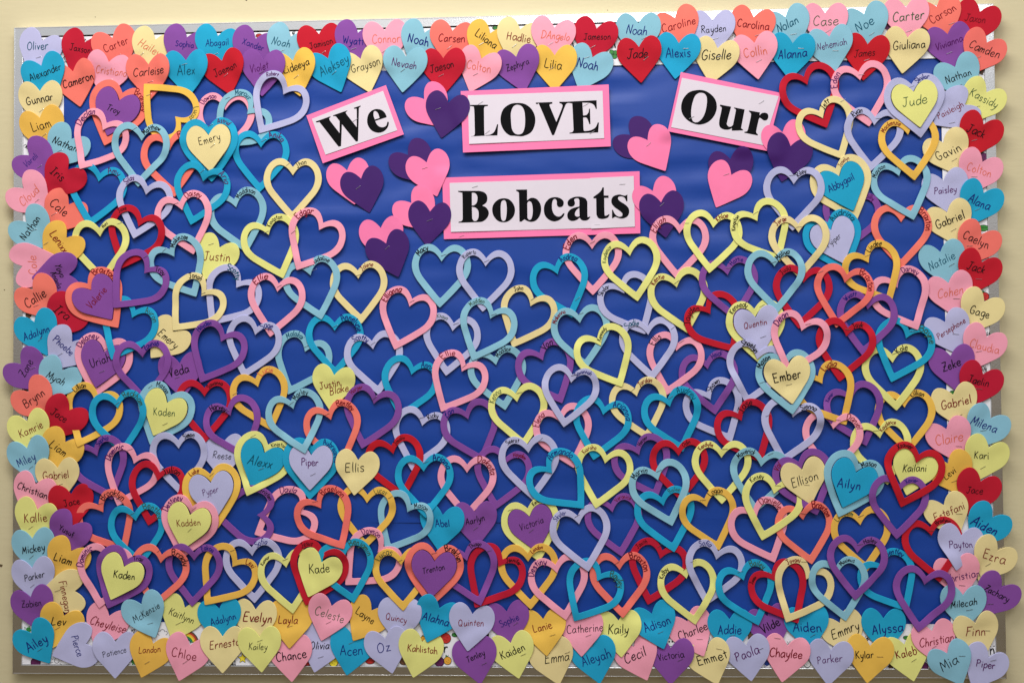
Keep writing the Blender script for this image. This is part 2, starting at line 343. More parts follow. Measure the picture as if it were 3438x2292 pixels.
HEARTS = [
('S','RD',(889.6,595.5),(867.8,534.4),[('Jaxon','r',862.4,584.4,899.1,578.5)],[],[],'red solid heart,five-letter maroon name J to n,along the top edge'),
('S','CO',(812.8,605.8),(833.4,544),[('Carson','r',800.8,579.2,844.8,605)],[(837.7,574.9)],[],'coral solid heart,six-letter maroon name C to n,above purple solid one'),
('S','PK',(756.9,606.4),(759.1,541.1),[('Carter','g',732.7,585.9,788.7,590.4)],[(761.1,563.3)],[],'pale pink solid heart,six-letter grey name C to r,along the top edge'),
('S','LB',(681.8,595.6),(700.5,532.9),[('Noe','t',667.3,569,698.1,584.2)],[(694.4,559.9)],[],'pale blue solid heart,three-letter teal name N to e,along the top edge'),
('S','PK',(611,599.9),(610,534.4),[('Case','g',588.9,582.7,634.5,584.1)],[(616,567.3)],[],'pale pink solid heart,four-letter grey name C to e,along the top edge'),
('S','LB',(539.3,594.1),(559.3,531.5),[('Nolan','t',523.1,569.9,561.6,588.4)],[(552.9,562.7)],[],'pale blue solid heart,five-letter teal name N to n,along the top edge'),
('S','CO',(481,595.5),(466.7,531.5),[('Carolina','r',450.8,584.4,508.2,574.5)],[(488,562.3)],[],'coral solid heart,eight-letter maroon name C to a,along the top edge'),
('S','LV',(405.8,591.4),(404.9,525.5),[('Rayden','k',384.6,573.2,430.6,574.7)],[(411.2,558.1)],[],'lavender solid heart,six-letter black name R to n,along the top edge'),
('S','CO',(337.1,597.3),(358.6,534.8),[('Caroline','r',313.3,575.8,374.8,591.3)],[],[],'coral solid heart,eight-letter maroon name C to e,along the top edge'),
('S','LB',(269.7,589.6),(269,523.5),[('Noah','b',247.7,576.5,285.5,572.2)],[(280.4,562.1)],[],'pale blue solid heart,four-letter navy name N to h,above red solid one'),
('S','RD',(192.6,581.6),(177.2,517.4),[('Jameson','k',168.8,565.6,218.7,565.3)],[(185.5,548.6)],[],'red solid heart,seven-letter black name J to n,above pale blue solid one'),
('S','LV',(-858.8,583),(-882.2,519.7),[('Oliver','t',-887.2,571.4,-846.8,573)],[(-865.1,552.5)],[],'lavender solid heart,six-letter teal name O to r,along the top edge'),
('S','RD',(-775.9,578.7),(-803.8,517.5),[('Jaxson','k',-804.2,568.6,-764.4,561.5)],[],[],'red solid heart,six-letter black name J to n,above coral solid one'),
('S','CO',(-722,585.8),(-699.7,521.4),[('Carter','r',-737,562.6,-692,580.8)],[(-711.4,552.5)],[],'coral solid heart,six-letter maroon name C to r,along the top edge'),
('S','CR',(-640,580.4),(-663.4,517.5),[('Hailey','o',-669.9,575.9,-630.3,552.3)],[(-666.4,553.2)],[],'cream solid heart,six-letter orange name H to y,along the top edge'),
('S','PU',(-579,583.3),(-602.4,520.5),[('Sophia','b',-599.6,570.8,-565.4,567.4)],[],[],'purple solid heart,six-letter navy name S to a,along the top edge'),
('S','CY',(-519.6,584.5),(-533.8,519),[('Abagail','b',-542.4,569.4,-498.6,571.9)],[(-524.9,550.8)],[],'turquoise solid heart,seven-letter navy name A to l,along the top edge'),
('S','PU',(-447.6,577.6),(-471,515),[('Xander','b',-471.6,572.1,-432.4,558.2)],[],[],'purple solid heart,six-letter navy name X to r,along the top edge'),
('S','LB',(-381.8,579.5),(-410.6,519.3),[('Noah','t',-415.8,571.7,-381,564.8)],[(-398.5,553.6)],[],'pale blue solid heart,four-letter teal name N to h,along the top edge'),
('S','RD',(-327.1,583.4),(-321.6,516.5),[('Jamison','k',-343.7,559.6,-301.2,569.8)],[(-320.4,548.7)],[],'red solid heart,seven-letter black name J to n,above turquoise solid one'),
('S','PU',(-253.6,584.2),(-274.7,521.1),[('Wyatt','b',-281.3,570.2,-241.6,565.8)],[(-262.4,554.6)],[],'purple solid heart,five-letter navy name W to t,along the top edge'),
('S','PK',(-202.7,587.3),(-197.3,520.6),[('Connor','o',-226.1,568.1,-173.5,571.1)],[(-203.8,549.4)],[],'pale pink solid heart,six-letter orange name C to r,along the top edge'),
('S','LB',(-128.5,581.2),(-153.9,520),[('Noah','b',-158.7,570.8,-120.1,561.3)],[],[],'pale blue solid heart,four-letter navy name N to h,above pale blue solid one'),
('S','CO',(-75.4,583.4),(-83.9,517.5),[('Carsen','r',-101.2,569.4,-52.4,566.5)],[(-81.6,552.6)],[],'coral solid heart,six-letter maroon name C to n,above red solid one'),
('S','YE',(-5.3,577.4),(-30.6,516.3),[('Liliana','k',-31.8,578.1,5.6,552.3)],[(-21.7,558.1)],[],'gold solid heart,seven-letter black name L to a,above pale pink solid one'),
('S','CR',(50.5,583),(32.8,519.2),[('Hadlie','r',26.2,569.8,70.4,563.6)],[(39.7,552.7)],[],'cream solid heart,six-letter maroon name H to e,along the top edge'),
('S','PK',(113.9,584.9),(100.7,520),[('DAngelo','o',90,570.9,143.4,565.3)],[(106.8,555.6)],[],'pale pink solid heart,seven-letter orange name D to o,along the top edge'),
('S','PU',(830.2,554.9),(842.3,490.9),[('Vivianna','p',810.6,531,856.8,546.8)],[(834.2,522.4)],[],'purple solid heart,eight-letter violet name V to a,along the top edge'),
('S','CO',(899.9,538.2),(869.1,481.5),[('Camden','k',868,534.7,922.3,513.4)],[(883.9,511.7)],[],'coral solid heart,six-letter black name C to n,along the top edge'),
('S','LB',(843.5,495),(868.2,435.1),[('Nathan','k',827.5,470.2,870.3,484.4)],[(850.3,461.7)],[],'pale blue solid heart,six-letter black name N to n,along the right edge'),
('S','CR',(758.4,550.8),(749.8,486.9),[('Giuliana','k',733.5,535.4,790.2,536.6)],[],[],'cream solid heart,eight-letter black name G to a,along the top edge'),
('S','RD',(686.6,540.7),(678.9,475.8),[('James','k',663.2,522.7,700.4,525.2)],[(685.3,512.9)],[],'red solid heart,five-letter black name J to s,along the top edge'),
('S','LB',(617.5,555.8),(627.6,491.1),[('Nehemiah','p',595.6,536,648.7,544.9)],[(628.6,530.5)],[],'pale blue solid heart,eight-letter violet name N to h,along the top edge'),
('S','CY',(551,545.5),(545.5,480.2),[('Alanna','b',524.9,524.1,577.3,526.3)],[(565.8,535.4)],[],'turquoise solid heart,six-letter navy name A to a,along the top edge'),
('S','PK',(481.2,547.2),(488.6,481.8),[('Collin','o',462.5,527.3,505.1,533.1)],[(489.9,515.6)],[],'pale pink solid heart,six-letter orange name C to n,below coral solid one'),
('S','CR',(414.3,539.4),(401,475.1),[('Giselle','k',385.7,525.6,439.1,525.3)],[(417.4,524.9)],[],'cream solid heart,seven-letter black name G to e,along the top edge'),
('S','CY',(343.2,550.4),(336.6,485.6),[('Alexis','b',319.5,530.5,364.8,531.2)],[(355.7,539.9)],[],'turquoise solid heart,six-letter navy name A to s,along the top edge'),
('S','RD',(270.1,545.3),(274,480.2),[('Jade','k',248.8,530.5,286.7,531.3)],[(282.4,523.7)],[],'red solid heart,four-letter black name J to e,along the top edge'),
('S','LB',(184.5,528.5),(159.3,467.7),[('Noah','b',155.6,518.9,195.2,509.5)],[(173.5,528.4)],[],'pale blue solid heart,four-letter navy name N to h,below red solid one'),
('S','YE',(114.3,533.5),(113.6,467.3),[('Lilia','k',95.4,518.6,127.6,512.7)],[(108.1,509.8)],[],'gold solid heart,five-letter black name L to a,along the top edge'),
('S','PU',(42.9,531.8),(57.1,466.8),[('Zephyra','k',24.8,509.9,66.6,522.7)],[],[],'purple solid heart,seven-letter black name Z to a,along the top edge'),
('S','PK',(-21.9,529.8),(-44.1,469.3),[('Colton','o',-49.3,520.1,-4.2,508.8)],[(-33.2,502.3)],[],'pale pink solid heart,six-letter orange name C to n,below gold solid one'),
('S','RD',(-92.9,532.3),(-93.4,465.7),[('Jaeson','k',-117.9,511.4,-73.3,520.7)],[(-98.2,501.5)],[],'red solid heart,six-letter black name J to n,below coral solid one'),
('S','CR',(-248.7,535),(-231.7,472.2),[('Grayson','k',-266.1,514.7,-211.7,529)],[],[],'cream solid heart,seven-letter black name G to n,along the top edge'),
('S','LB',(-163.4,537.3),(-170.7,471.6),[('Nevaeh','p',-189.3,526.7,-142.8,517.9)],[(-169.6,512.5)],[],'pale blue solid heart,six-letter violet name N to h,along the top edge'),
('S','CY',(-310,537.2),(-286.7,474.6),[('Aleksey','t',-325.8,509.1,-271.1,535.5)],[(-298.9,509.9)],[],'turquoise solid heart,seven-letter teal name A to y,along the top edge'),
('S','YE',(-376.8,534.4),(-364.2,468.4),[('Lideeya','k',-395.1,515.8,-344.7,530.2)],[(-371.7,504.9)],[],'gold solid heart,seven-letter black name L to a,below pale blue solid one'),
('S','PU',(-432.1,537.1),(-437,470),[('Violet','p',-458.6,519,-422,525.1)],[(-436.9,514.1)],[],'purple solid heart,six-letter violet name V to t,along the top edge'),
('S','RD',(-511.8,537.5),(-497.1,473.9),[('Jaemon','k',-526.7,511.8,-483.9,529)],[(-505.4,511)],[],'red solid heart,six-letter black name J to n,below turquoise solid one'),
('S','CY',(-580.3,539),(-578.1,471.7),[('Alex','t',-597.9,518.6,-562.8,520.4)],[(-583,532.1)],[],'turquoise solid heart,four-letter teal name A to x,along the top edge'),
('S','PK',(-728.1,538.9),(-742.4,473.1),[('Cristiano','o',-754.6,525.5,-694.6,517.2)],[(-728.7,505.8)],[],'pale pink solid heart,nine-letter orange name C to o,along the top edge'),
('S','CO',(-653.2,533.7),(-653.3,466.3),[('Carleise','k',-681.4,516.9,-621.6,521.7)],[(-650.6,501.5)],[],'coral solid heart,eight-letter black name C to e,along the top edge'),
('S','CO',(-799.4,523.9),(-786.4,457.4),[('Cameron','k',-819.2,497.3,-758.2,513.4)],[],[],'coral solid heart,seven-letter black name C to n,along the top edge'),
('S','CY',(-859.2,535.7),(-834.4,471.9),[('Alexander','k',-881.4,510.9,-821,533.1)],[],[],'turquoise solid heart,nine-letter black name A to r,along the top edge'),
('S','CR',(-862.1,486.9),(-859.6,419.1),[('Gunnar','k',-888.4,465.6,-836.9,475)],[(-860,451)],[],'cream solid heart,six-letter black name G to r,along the left edge'),
('S','YE',(-861.7,436.2),(-845,370.3),[('Liam','k',-877.6,414.7,-841.3,426.2)],[(-854.6,403.8)],[],'gold solid heart,four-letter black name L to m,below cream solid one'),
('S','LB',(-803.2,396.1),(-842.5,341.5),[('Nathan','k',-836.8,393.6,-792.5,375.4)],[(-824,374.2)],[],'pale blue solid heart,six-letter black name N to n,below cream solid one'),
('S','PU',(-882.9,365.7),(-830.1,321.4),[('Vareli','b',-890.8,345,-867.3,365.4)],[(-863.3,343.9)],[],'purple solid heart,six-letter navy name V to i,along the left edge'),
('S','RD',(-807.5,336.5),(-851.6,285.6),[('Iris','k',-838.5,336.2,-815.5,318.4)],[],[],'red solid heart,four-letter black name I to s,along the left edge'),
('S','PK',(-893.8,302.7),(-845.1,254.2),[('Cloud','o',-897.8,272.8,-865,301.9)],[(-867.6,279.3)],[],'pale pink solid heart,five-letter orange name C to d,along the left edge'),
('S','CO',(-808.4,271.4),(-845.6,215.5),[('Cale','k',-840.2,275.4,-812.8,252.4)],[(-835.7,253.1)],[],'coral solid heart,four-letter black name C to e,along the left edge'),
('S','LB',(-888,238.8),(-841.9,188),[('Nathan','k',-895,206.7,-863.2,247.9)],[(-872.9,223.8)],[],'pale blue solid heart,six-letter black name N to n,below pale pink solid one'),
('S','YE',(-811.8,208.1),(-854,155.7),[('Lenixx','r',-838.3,218.1,-814.4,181.3)],[(-849.8,197.4)],[],'gold solid heart,six-letter maroon name L to x,along the left edge'),
('S','LE',(898.2,447.8),(865.5,392.2),[('Kassidy','g',868.8,447.5,916.5,422.3)],[(880.6,422.2)],[],'lemon solid heart,seven-letter grey name K to y,along the right edge'),
('S','LV',(857.8,425.2),(803.4,391.8),[('Paisleigh','r',811.6,405.2,855.3,426.1)],[(836.8,394.3)],[],'lavender solid heart,nine-letter maroon name P to h,along the right edge'),
('S','RD',(890.5,388.6),(865.7,328.9),[('Jack','k',861.9,382.4,893.4,368.4)],[(874.5,360.8)],[],'red solid heart,four-letter black name J to k,below lemon solid one'),
('S','CR',(821.4,357.8),(847.1,298.6),[('Gavin','k',808.6,330.5,850.6,348.1)],[(839.6,326.6)],[],'cream solid heart,five-letter black name G to n,along the right edge'),
('S','PK',(888.4,320.7),(861.6,262),[('Colton','o',860.6,312.8,903.5,297.1)],[(873.3,294.3)],[],'pale pink solid heart,six-letter orange name C to n,along the right edge'),
('S','LV',(820.1,288.5),(834.3,225.5),[('Paisley','p',802.6,268.8,842.7,271.4)],[],[],'lavender solid heart,seven-letter violet name P to y,along the right edge'),
('S','CY',(889,264),(862.2,205.4),[('Alana','b',861.9,254.4,899.9,237.2)],[(877.8,234.5)],[],'turquoise solid heart,five-letter navy name A to a,along the right edge'),
('S','CR',(824.8,230),(845.3,169),[('Gabriel','k',805.6,205.3,854,224.6)],[(835.6,198.5)],[],'cream solid heart,seven-letter black name G to l,along the right edge'),
('S','CO',(884.3,189.1),(853.6,132.6),[('Caelyn','k',851.7,188.8,896.9,167.3)],[(862.8,168.7)],[],'coral solid heart,six-letter black name C to n,along the right edge'),
('S','LB',(812.1,158.6),(826.2,95.7),[('Natalie','t',791.9,129.4,836.4,152.1)],[(831.2,135)],[],'pale blue solid heart,seven-letter teal name N to e,along the right edge'),
('S','PK',(-895.8,155.3),(-830.1,174),[('Cole','o',-873.2,139.4,-874.5,174.9)],[],[],'pale pink solid heart,four-letter orange name C to e,along the left edge'),
('S','PU',(-808.2,138.5),(-876.5,133.5),[('Yoyo','k',-827.7,157.8,-820.2,133.5),('Angela','k',-837.3,143.2,-825.8,112.8)],[],[],'purple solid heart,four-letter black name Y to o,along the left edge'),
('S','CO',(-874.4,109.9),(-836,53.8),[('Callie','k',-888.5,80.7,-850.5,104.4)],[(-869.1,80.4)],[],'coral solid heart,six-letter black name C to e,along the left edge'),
('S','RD',(-803.7,74.5),(-845.8,22.1),[('Ira','k',-832.8,74.8,-807.2,55.5)],[],[],'red solid heart,three-letter black name I to a,along the left edge'),
('S','CY',(-872.5,49.3),(-849,-13.9),[('Adalynn','b',-892.8,18.4,-842.5,36.9)],[(-861.9,16.4)],[],'turquoise solid heart,seven-letter navy name A to n,along the left edge'),
('S','LV',(-801.9,11.5),(-843.9,-40.9),[('Phoebe','b',-833.6,17.8,-801,-11.8)],[(-823.6,-11.6)],[],'lavender solid heart,six-letter navy name P to e,along the left edge'),
('S','PU',(-898,-29.9),(-852.1,-80),[('Zane','k',-894.4,-52.4,-877.7,-23.2)],[(-875.9,-37.9)],[],'purple solid heart,four-letter black name Z to e,along the left edge'),
('S','LB',(-819.5,-42.7),(-853.6,-100.3),[('Myah','k',-848.5,-51,-815.9,-66.8)],[],[],'pale blue solid heart,four-letter black name M to h,along the left edge'),
('S','RD',(883.3,138.2),(857.6,79.2),[('Jack','k',857.2,131.9,888.7,123.2)],[(877.9,108.3)],[],'red solid heart,four-letter black name J to k,below coral solid one'),
('S','PK',(824.9,101.5),(840.1,39.1),[('Cohen','o',805.7,79.3,849.9,88.8)],[(838.2,73.6)],[],'pale pink solid heart,five-letter orange name C to n,along the right edge'),
('S','CR',(886.9,66.8),(858.1,9.3),[('Gage','k',861.4,52.1,896.1,41.8)],[],[],'cream solid heart,four-letter black name G to e,along the right edge'),
('S','LV',(817.9,31),(842.5,-28),[('Persephone','r',804.3,3,851.3,34)],[(836.2,9.3)],[],'lavender solid heart,ten-letter maroon name P to e,along the right edge'),
('S','PK',(889.7,2.9),(863,-55.5),[('Claudia','o',859.4,-9.2,911.1,-22.9)],[(875.4,-22.6)],[],'pale pink solid heart,seven-letter orange name C to a,along the right edge'),
('S','PU',(826.5,-30.4),(836.3,-93.7),[('Zeke','k',811.5,-53.5,843.4,-42.1)],[],[],'purple solid heart,four-letter black name Z to e,along the right edge'),
('S','CO',(-882,-82.6),(-839.8,-135.6),[('Brynn','k',-890.8,-108.7,-852,-81.5)],[],[],'coral solid heart,five-letter black name B to n,along the left edge'),
('S','RD',(-806.2,-117.1),(-845.3,-171.5),[('Jace','k',-837.9,-119.4,-810.6,-136.8)],[],[],'red solid heart,four-letter black name J to e,above gold solid one'),
('S','LE',(-885.4,-138.1),(-865.3,-202),[('Kamrie','r',-900.4,-163.8,-854.6,-143.4)],[(-875.7,-167.4)],[],'lemon solid heart,six-letter maroon name K to e,below coral solid one'),
('S','YE',(-813.2,-177.2),(-847.2,-234.7),[('Liam','k',-841.3,-179.6,-811.4,-200.4)],[],[],'gold solid heart,four-letter black name L to m,below red solid one'),
('S','LB',(-885.3,-188),(-867.5,-252.5),[('Miley','b',-903.8,-218.9,-869.4,-203.5)],[(-878.2,-224.1)],[],'pale blue solid heart,five-letter navy name M to y,along the left edge'),
('S','CR',(-828,-225.2),(-825.6,-291.7),[('Gabriel','r',-854.4,-241.4,-805.2,-239)],[(-824,-256.9)],[],'cream solid heart,seven-letter maroon name G to l,along the left edge'),
('S','PK',(-868.5,-255.9),(-889.5,-319.2),[('Christian','k',-903.7,-258.4,-846.4,-279.2)],[],[],'pale pink solid heart,nine-letter black name C to n,along the left edge'),
('S','RD',(881.9,-64.3),(857.2,-123.5),[('Jaelin','k',855,-73.1,892.1,-81.7)],[(874.9,-90.3)],[],'red solid heart,six-letter black name J to n,along the right edge'),
('S','CR',(829.3,-100.7),(845.5,-162.4),[('Gabriel','r',808.6,-122.4,860,-109.5)],[(840,-138.3)],[],'cream solid heart,seven-letter maroon name G to l,along the right edge'),
('S','LB',(894.2,-144.1),(861.7,-199.3),[('Milena','b',859.3,-147.5,905.1,-164.3)],[(880.8,-165)],[],'pale blue solid heart,six-letter navy name M to a,along the right edge'),
('S','PK',(816.8,-162.9),(837.2,-223.2),[('Claire','o',797.7,-186.8,844.9,-177.1)],[(838.1,-193.6)],[],'pale pink solid heart,six-letter orange name C to e,along the right edge'),
('S','LE',(889.1,-196.3),(866.5,-256.3),[('Kari','k',863.8,-210.2,889.6,-212)],[(878.7,-231.7)],[],'lemon solid heart,four-letter black name K to i,along the right edge'),
('S','YE',(818.4,-224.8),(843.9,-282.9),[('Levi','k',811.9,-251.2,830.9,-236.4)],[(828.9,-256.5)],[],'gold solid heart,four-letter black name L to i,along the right edge'),
('S','RD',(874.2,-257.2),(851.6,-317.1),[('Jace','k',849.6,-272.7,877.9,-275.3)],[],[],'red solid heart,four-letter black name J to e,along the right edge'),
('S','RD',(-802.5,-275.2),(-798.9,-341.5),[('Jace','k',-814.8,-294,-785.8,-288.1)],[],[],'red solid heart,four-letter black name J to e,below cream solid one'),
('S','LE',(-865.7,-303.3),(-883.3,-367.5),[('Kallie','r',-890.4,-321.2,-847.2,-318.8)],[(-878.3,-336.7)],[],'lemon solid heart,six-letter maroon name K to e,below pale pink solid one'),
('S','PU',(-798.1,-332.5),(-835.1,-388.2),[('Yusuf','k',-823.5,-336.8,-796.3,-352.2)],[],[],'purple solid heart,five-letter black name Y to f,along the left edge'),
('S','LB',(-874.8,-357.3),(-867.5,-423.3),[('Mickey','k',-894.6,-381.2,-851.5,-374.4)],[(-877,-391.5)],[],'pale blue solid heart,six-letter black name M to y,along the left edge'),
('S','YE',(-802.4,-381.3),(-836.4,-438.7),[('Liam','k',-833.1,-391.5,-800.6,-403.5)],[],[],'gold solid heart,four-letter black name L to m,below purple solid one'),
('S','LV',(-875.2,-412),(-865.6,-477.7),[('Parker','k',-890.1,-432.6,-851.5,-424)],[(-875.2,-445.4)],[],'lavender solid heart,six-letter black name P to r,along the left edge'),
('S','CR',(-796.2,-456.4),(-862.8,-459.9),[('Finnegan','r',-819.9,-437.6,-809.3,-497.3)],[(-827.7,-454.7)],[],'cream solid heart,eight-letter maroon name F to n,along the left edge'),
('S','PU',(-877.7,-466.7),(-861.1,-530.9),[('Zabien','k',-895.3,-482.1,-856.7,-476.9)],[],[],'purple solid heart,six-letter black name Z to n,along the left edge'),
('S','CR',(810.2,-299.9),(834.7,-358.3),[('Estefani','r',792.7,-324.6,844.3,-300)],[(835.9,-314.8)],[],'cream solid heart,eight-letter maroon name E to i,along the right edge'),
('S','CY',(894,-321.5),(857,-373.6),[('Aiden','b',857.5,-328,901.5,-349.4)],[],[],'turquoise solid heart,five-letter navy name A to n,along the right edge'),
('R','RD',(784.4,-339.4),(798.8,-437.2),[('Braxlynn','k',791.8,-332.8,821.1,-326.3)],[(786.7,-345.2)],[],'red open heart,eight-letter black name B to n,along the right edge'),
('S','LV',(838.4,-353.5),(827.3,-415.7),[('Payton','p',816.2,-372.3,857.5,-369.9)],[],[],'lavender solid heart,six-letter violet name P to n,along the right edge'),
('S','CR',(901.7,-380.6),(867.5,-434.5),[('Ezra','r',875,-387.1,915.1,-400.3)],[(884.3,-405.7)],[],'cream solid heart,four-letter maroon name E to a,along the right edge'),
('S','PK',(827.7,-407.6),(841.7,-469.4),[('Christian','p',809.4,-434.7,869.5,-421.6)],[(839.2,-443.7)],[(799.9,-421.6,28.9)],'pale pink solid heart,nine-letter violet name C to n,along the right edge'),
('S','PU',(907.7,-446.1),(870.8,-498.2),[('Zachary','k',877,-447.8,920.2,-469)],[(887,-476.1)],[],'purple solid heart,seven-letter black name Z to y,along the right edge'),
('S','LB',(840,-460.9),(841,-524.4),[('Milecah','k',818.3,-480.6,863.7,-472.4)],[(850.5,-487.1)],[],'pale blue solid heart,seven-letter black name M to h,along the right edge'),
('S','CR',(621,-512),(646.9,-569.7),[('Emmry','k',606,-535.9,655.2,-516)],[],[],'cream solid heart,five-letter black name E to y,along the bottom edge'),
('S','CY',(699.1,-503.6),(698,-567.2),[('Alyssa','b',677.9,-525.8,733.3,-520.7)],[],[],'turquoise solid heart,six-letter navy name A to a,below turquoise open one'),
('S','LE',(735.2,-550.2),(749.5,-614.8),[('Kaleb','r',718.6,-569.9,755.3,-561.6)],[(750.1,-577.2)],[],'lemon solid heart,five-letter maroon name K to b,along the bottom edge'),
('S','PK',(785.1,-526.3),(799.1,-587.9),[('Christian','r',760.4,-548.5,822.9,-538.4)],[(786.2,-553.3)],[],'pale pink solid heart,nine-letter maroon name C to n,along the bottom edge'),
('S','CR',(859.7,-510.5),(873.7,-572),[('Finn','r',843.2,-528.6,878.8,-526.8)],[(880.4,-523.6)],[],'cream solid heart,four-letter maroon name F to n,along the bottom edge'),
('S','LV',(881.9,-570.9),(853.5,-628),[('Piper','p',860,-582.4,893.7,-587.2)],[(889.9,-576.1)],[],'lavender solid heart,five-letter violet name P to r,along the bottom edge'),
('S','LB',(809.4,-564.7),(834.9,-622),[('Mia','k',798.4,-592.5,827,-574.4)],[(834.4,-568.2)],[],'pale blue solid heart,three-letter black name M to a,along the bottom edge'),
('S','YE',(673.4,-552.1),(666.7,-618.6),[('Kylar','k',646.2,-570.2,678.8,-568.5)],[(689.3,-570.4)],[],'gold solid heart,five-letter black name K to r,along the bottom edge'),
('S','PU',(491,-499.9),(506.6,-561.7),[('Vilde','k',480.7,-526.4,512.2,-509.8)],[],[],'purple solid heart,five-letter black name V to e,along the bottom edge'),
('S','CY',(559.9,-499),(567.8,-562.2),[('Aiden','b',535.8,-521.3,587.4,-521.1)],[(571.7,-534)],[],'turquoise solid heart,five-letter navy name A to n,along the bottom edge'),
('S','LV',(603.1,-559.7),(597.2,-623.8),[('Parker','p',578.3,-580.4,622.5,-573.6)],[],[],'lavender solid heart,six-letter violet name P to r,along the bottom edge'),
('S','PK',(525.5,-552.6),(514.7,-617.7),[('Chaylee','r',493.3,-565.9,551.5,-569)],[(507.7,-538.7)],[],'pale pink solid heart,seven-letter maroon name C to e,along the bottom edge'),
('S','PK',(346.5,-510.2),(374,-570.7),[('Charlee','k',330.4,-538.4,382,-518.4)],[(367.6,-541.3)],[],'pale pink solid heart,seven-letter black name C to e,along the bottom edge'),
('S','CY',(422.6,-505.9),(423.9,-570),[('Addie','b',400.8,-526.6,443.7,-525.7)],[(427.1,-534.8)],[],'turquoise solid heart,five-letter navy name A to e,along the bottom edge'),
('S','LV',(451.6,-552.1),(459.7,-616.3),[('Paola','p',431.5,-574.4,473.7,-559.4)],[(476.2,-557.7)],[],'lavender solid heart,five-letter violet name P to a,along the bottom edge'),
('S','CR',(379.7,-562.2),(398.7,-623.3),[('Emmet','k',362.9,-583,416,-567.9)],[(402.1,-557.7)],[(374.7,-566.4,10.2)],'cream solid heart,five-letter black name E to t,along the bottom edge'),
('S','PU',(315.3,-557.5),(313.6,-623.7),[('Victoria','k',291.8,-575.8,338.3,-568.2)],[(331.6,-577.8)],[],'purple solid heart,eight-letter black name V to a,along the bottom edge'),
('S','PK',(248.1,-556.1),(271.5,-615.7),[('Cecil','k',231.2,-580.2,269.6,-563.5)],[],[],'pale pink solid heart,five-letter black name C to l,along the bottom edge'),
('S','CY',(282,-496.3),(302.3,-558.4),[('Adison','b',267.6,-523.7,315.1,-507)],[(296.6,-528.6)],[],'turquoise solid heart,six-letter navy name A to n,along the bottom edge'),
('S','LE',(221.1,-508.9),(225.4,-573.6),[('Kaily','k',201.8,-527.2,239.3,-523.8)],[(229.2,-531.8)],[],'lemon solid heart,five-letter black name K to y,along the bottom edge'),
('S','CY',(172.1,-557.2),(185.5,-622.2),[('Aleyah','b',152.6,-585.6,205.3,-567.1)],[],[],'turquoise solid heart,six-letter navy name A to h,along the bottom edge'),
('S','PK',(152.5,-508.2),(152.7,-572.6),[('Catherine','k',126.4,-527.4,192.5,-520.6)],[(165.6,-534.8)],[],'pale pink solid heart,nine-letter black name C to e,along the bottom edge'),
('S','CR',(94.3,-560.8),(111.2,-624.8),[('Emma','k',84.9,-580.9,131,-572.3)],[(126.9,-564.9)],[],'cream solid heart,four-letter black name E to a,along the bottom edge'),
('S','YE',(83.1,-506.7),(89.1,-571.7),[('Lanie','r',64.4,-526,98.9,-517.5)],[(100.1,-533.8)],[],'gold solid heart,five-letter maroon name L to e,along the bottom edge'),
('S','PU',(16,-492.7),(24.5,-556.8),[('Sophie','b',4,-517.8,37.8,-502.7)],[(32.6,-514.4)],[],'purple solid heart,six-letter navy name S to e,along the bottom edge'),
('S','LE',(23.1,-549.4),(37.6,-613.5),[('Kaiden','k',5.2,-574.5,49,-556)],[(46.1,-569.4)],[],'lemon solid heart,six-letter black name K to n,along the bottom edge'),
('S','PU',(-45.2,-559.7),(-33.1,-624.4),[('Tenley','k',-58,-581.5,-25,-566.3)],[(-26,-586.3)],[],'purple solid heart,six-letter black name T to y,along the bottom edge'),
('S','LV',(-47.2,-497.5),(-56.2,-563.9),[('Quinten','r',-72.7,-513.8,-26.3,-514.5)],[],[],'lavender solid heart,seven-letter maroon name Q to n,along the bottom edge'),
('S','LV',(-324.6,-538.9),(-341,-604.2),[('Olivia','k',-348.7,-557.5,-312.8,-556.5)],[(-329.1,-575.9)],[],'lavender solid heart,six-letter black name O to a,along the bottom edge'),
('S','CY',(-268.3,-543.7),(-280.6,-609.3),[('Acen','b',-292.3,-565.7,-250.5,-565.5)],[(-271.8,-549.6)],[],'turquoise solid heart,four-letter navy name A to n,along the bottom edge'),
('S','YE',(-234.8,-491.5),(-268.5,-545.6),[('Layne','k',-262.9,-491.6,-229.8,-512.5)],[],[],'gold solid heart,five-letter black name L to e,along the bottom edge'),
('S','LV',(-181.2,-487.2),(-185,-552.3),[('Quincy','r',-206.8,-501.6,-168.6,-509.9)],[],[],'lavender solid heart,six-letter maroon name Q to y,along the bottom edge'),
('S','LV',(-208.7,-541.9),(-195.9,-605.5),[('Oz','b',-223.3,-562.1,-198.6,-556.9)],[],[],'lavender solid heart,two-letter navy name O to z,along the bottom edge'),
('S','LE',(-140.6,-548.3),(-157.2,-612.9),[('Kahlistah','r',-167,-560.2,-112,-565)],[],[],'lemon solid heart,nine-letter maroon name K to h,along the bottom edge'),
('S','PK',(-387.2,-555.1),(-383.2,-622),[('Chance','k',-412.2,-579.6,-355.6,-571)],[],[],'pale pink solid heart,six-letter black name C to e,along the bottom edge'),
('S','YE',(-385.2,-492.7),(-387.2,-559.9),[('Layla','r',-409.3,-510.5,-372.5,-510.4)],[(-387.1,-520.5)],[],'gold solid heart,five-letter maroon name L to a,along the bottom edge'),
('S','CR',(-452.3,-490.3),(-456,-555.8),[('Evelyn','r',-475.6,-505.6,-419.6,-507.1)],[(-455.8,-510.6)],[],'cream solid heart,six-letter maroon name E to n,along the bottom edge'),
('S','LE',(-586.3,-487.2),(-609.4,-549.1),[('Kaitlynn','k',-614.9,-494,-569.1,-512.6)],[(-598.5,-516)],[],'lemon solid heart,eight-letter black name K to n,along the bottom edge'),
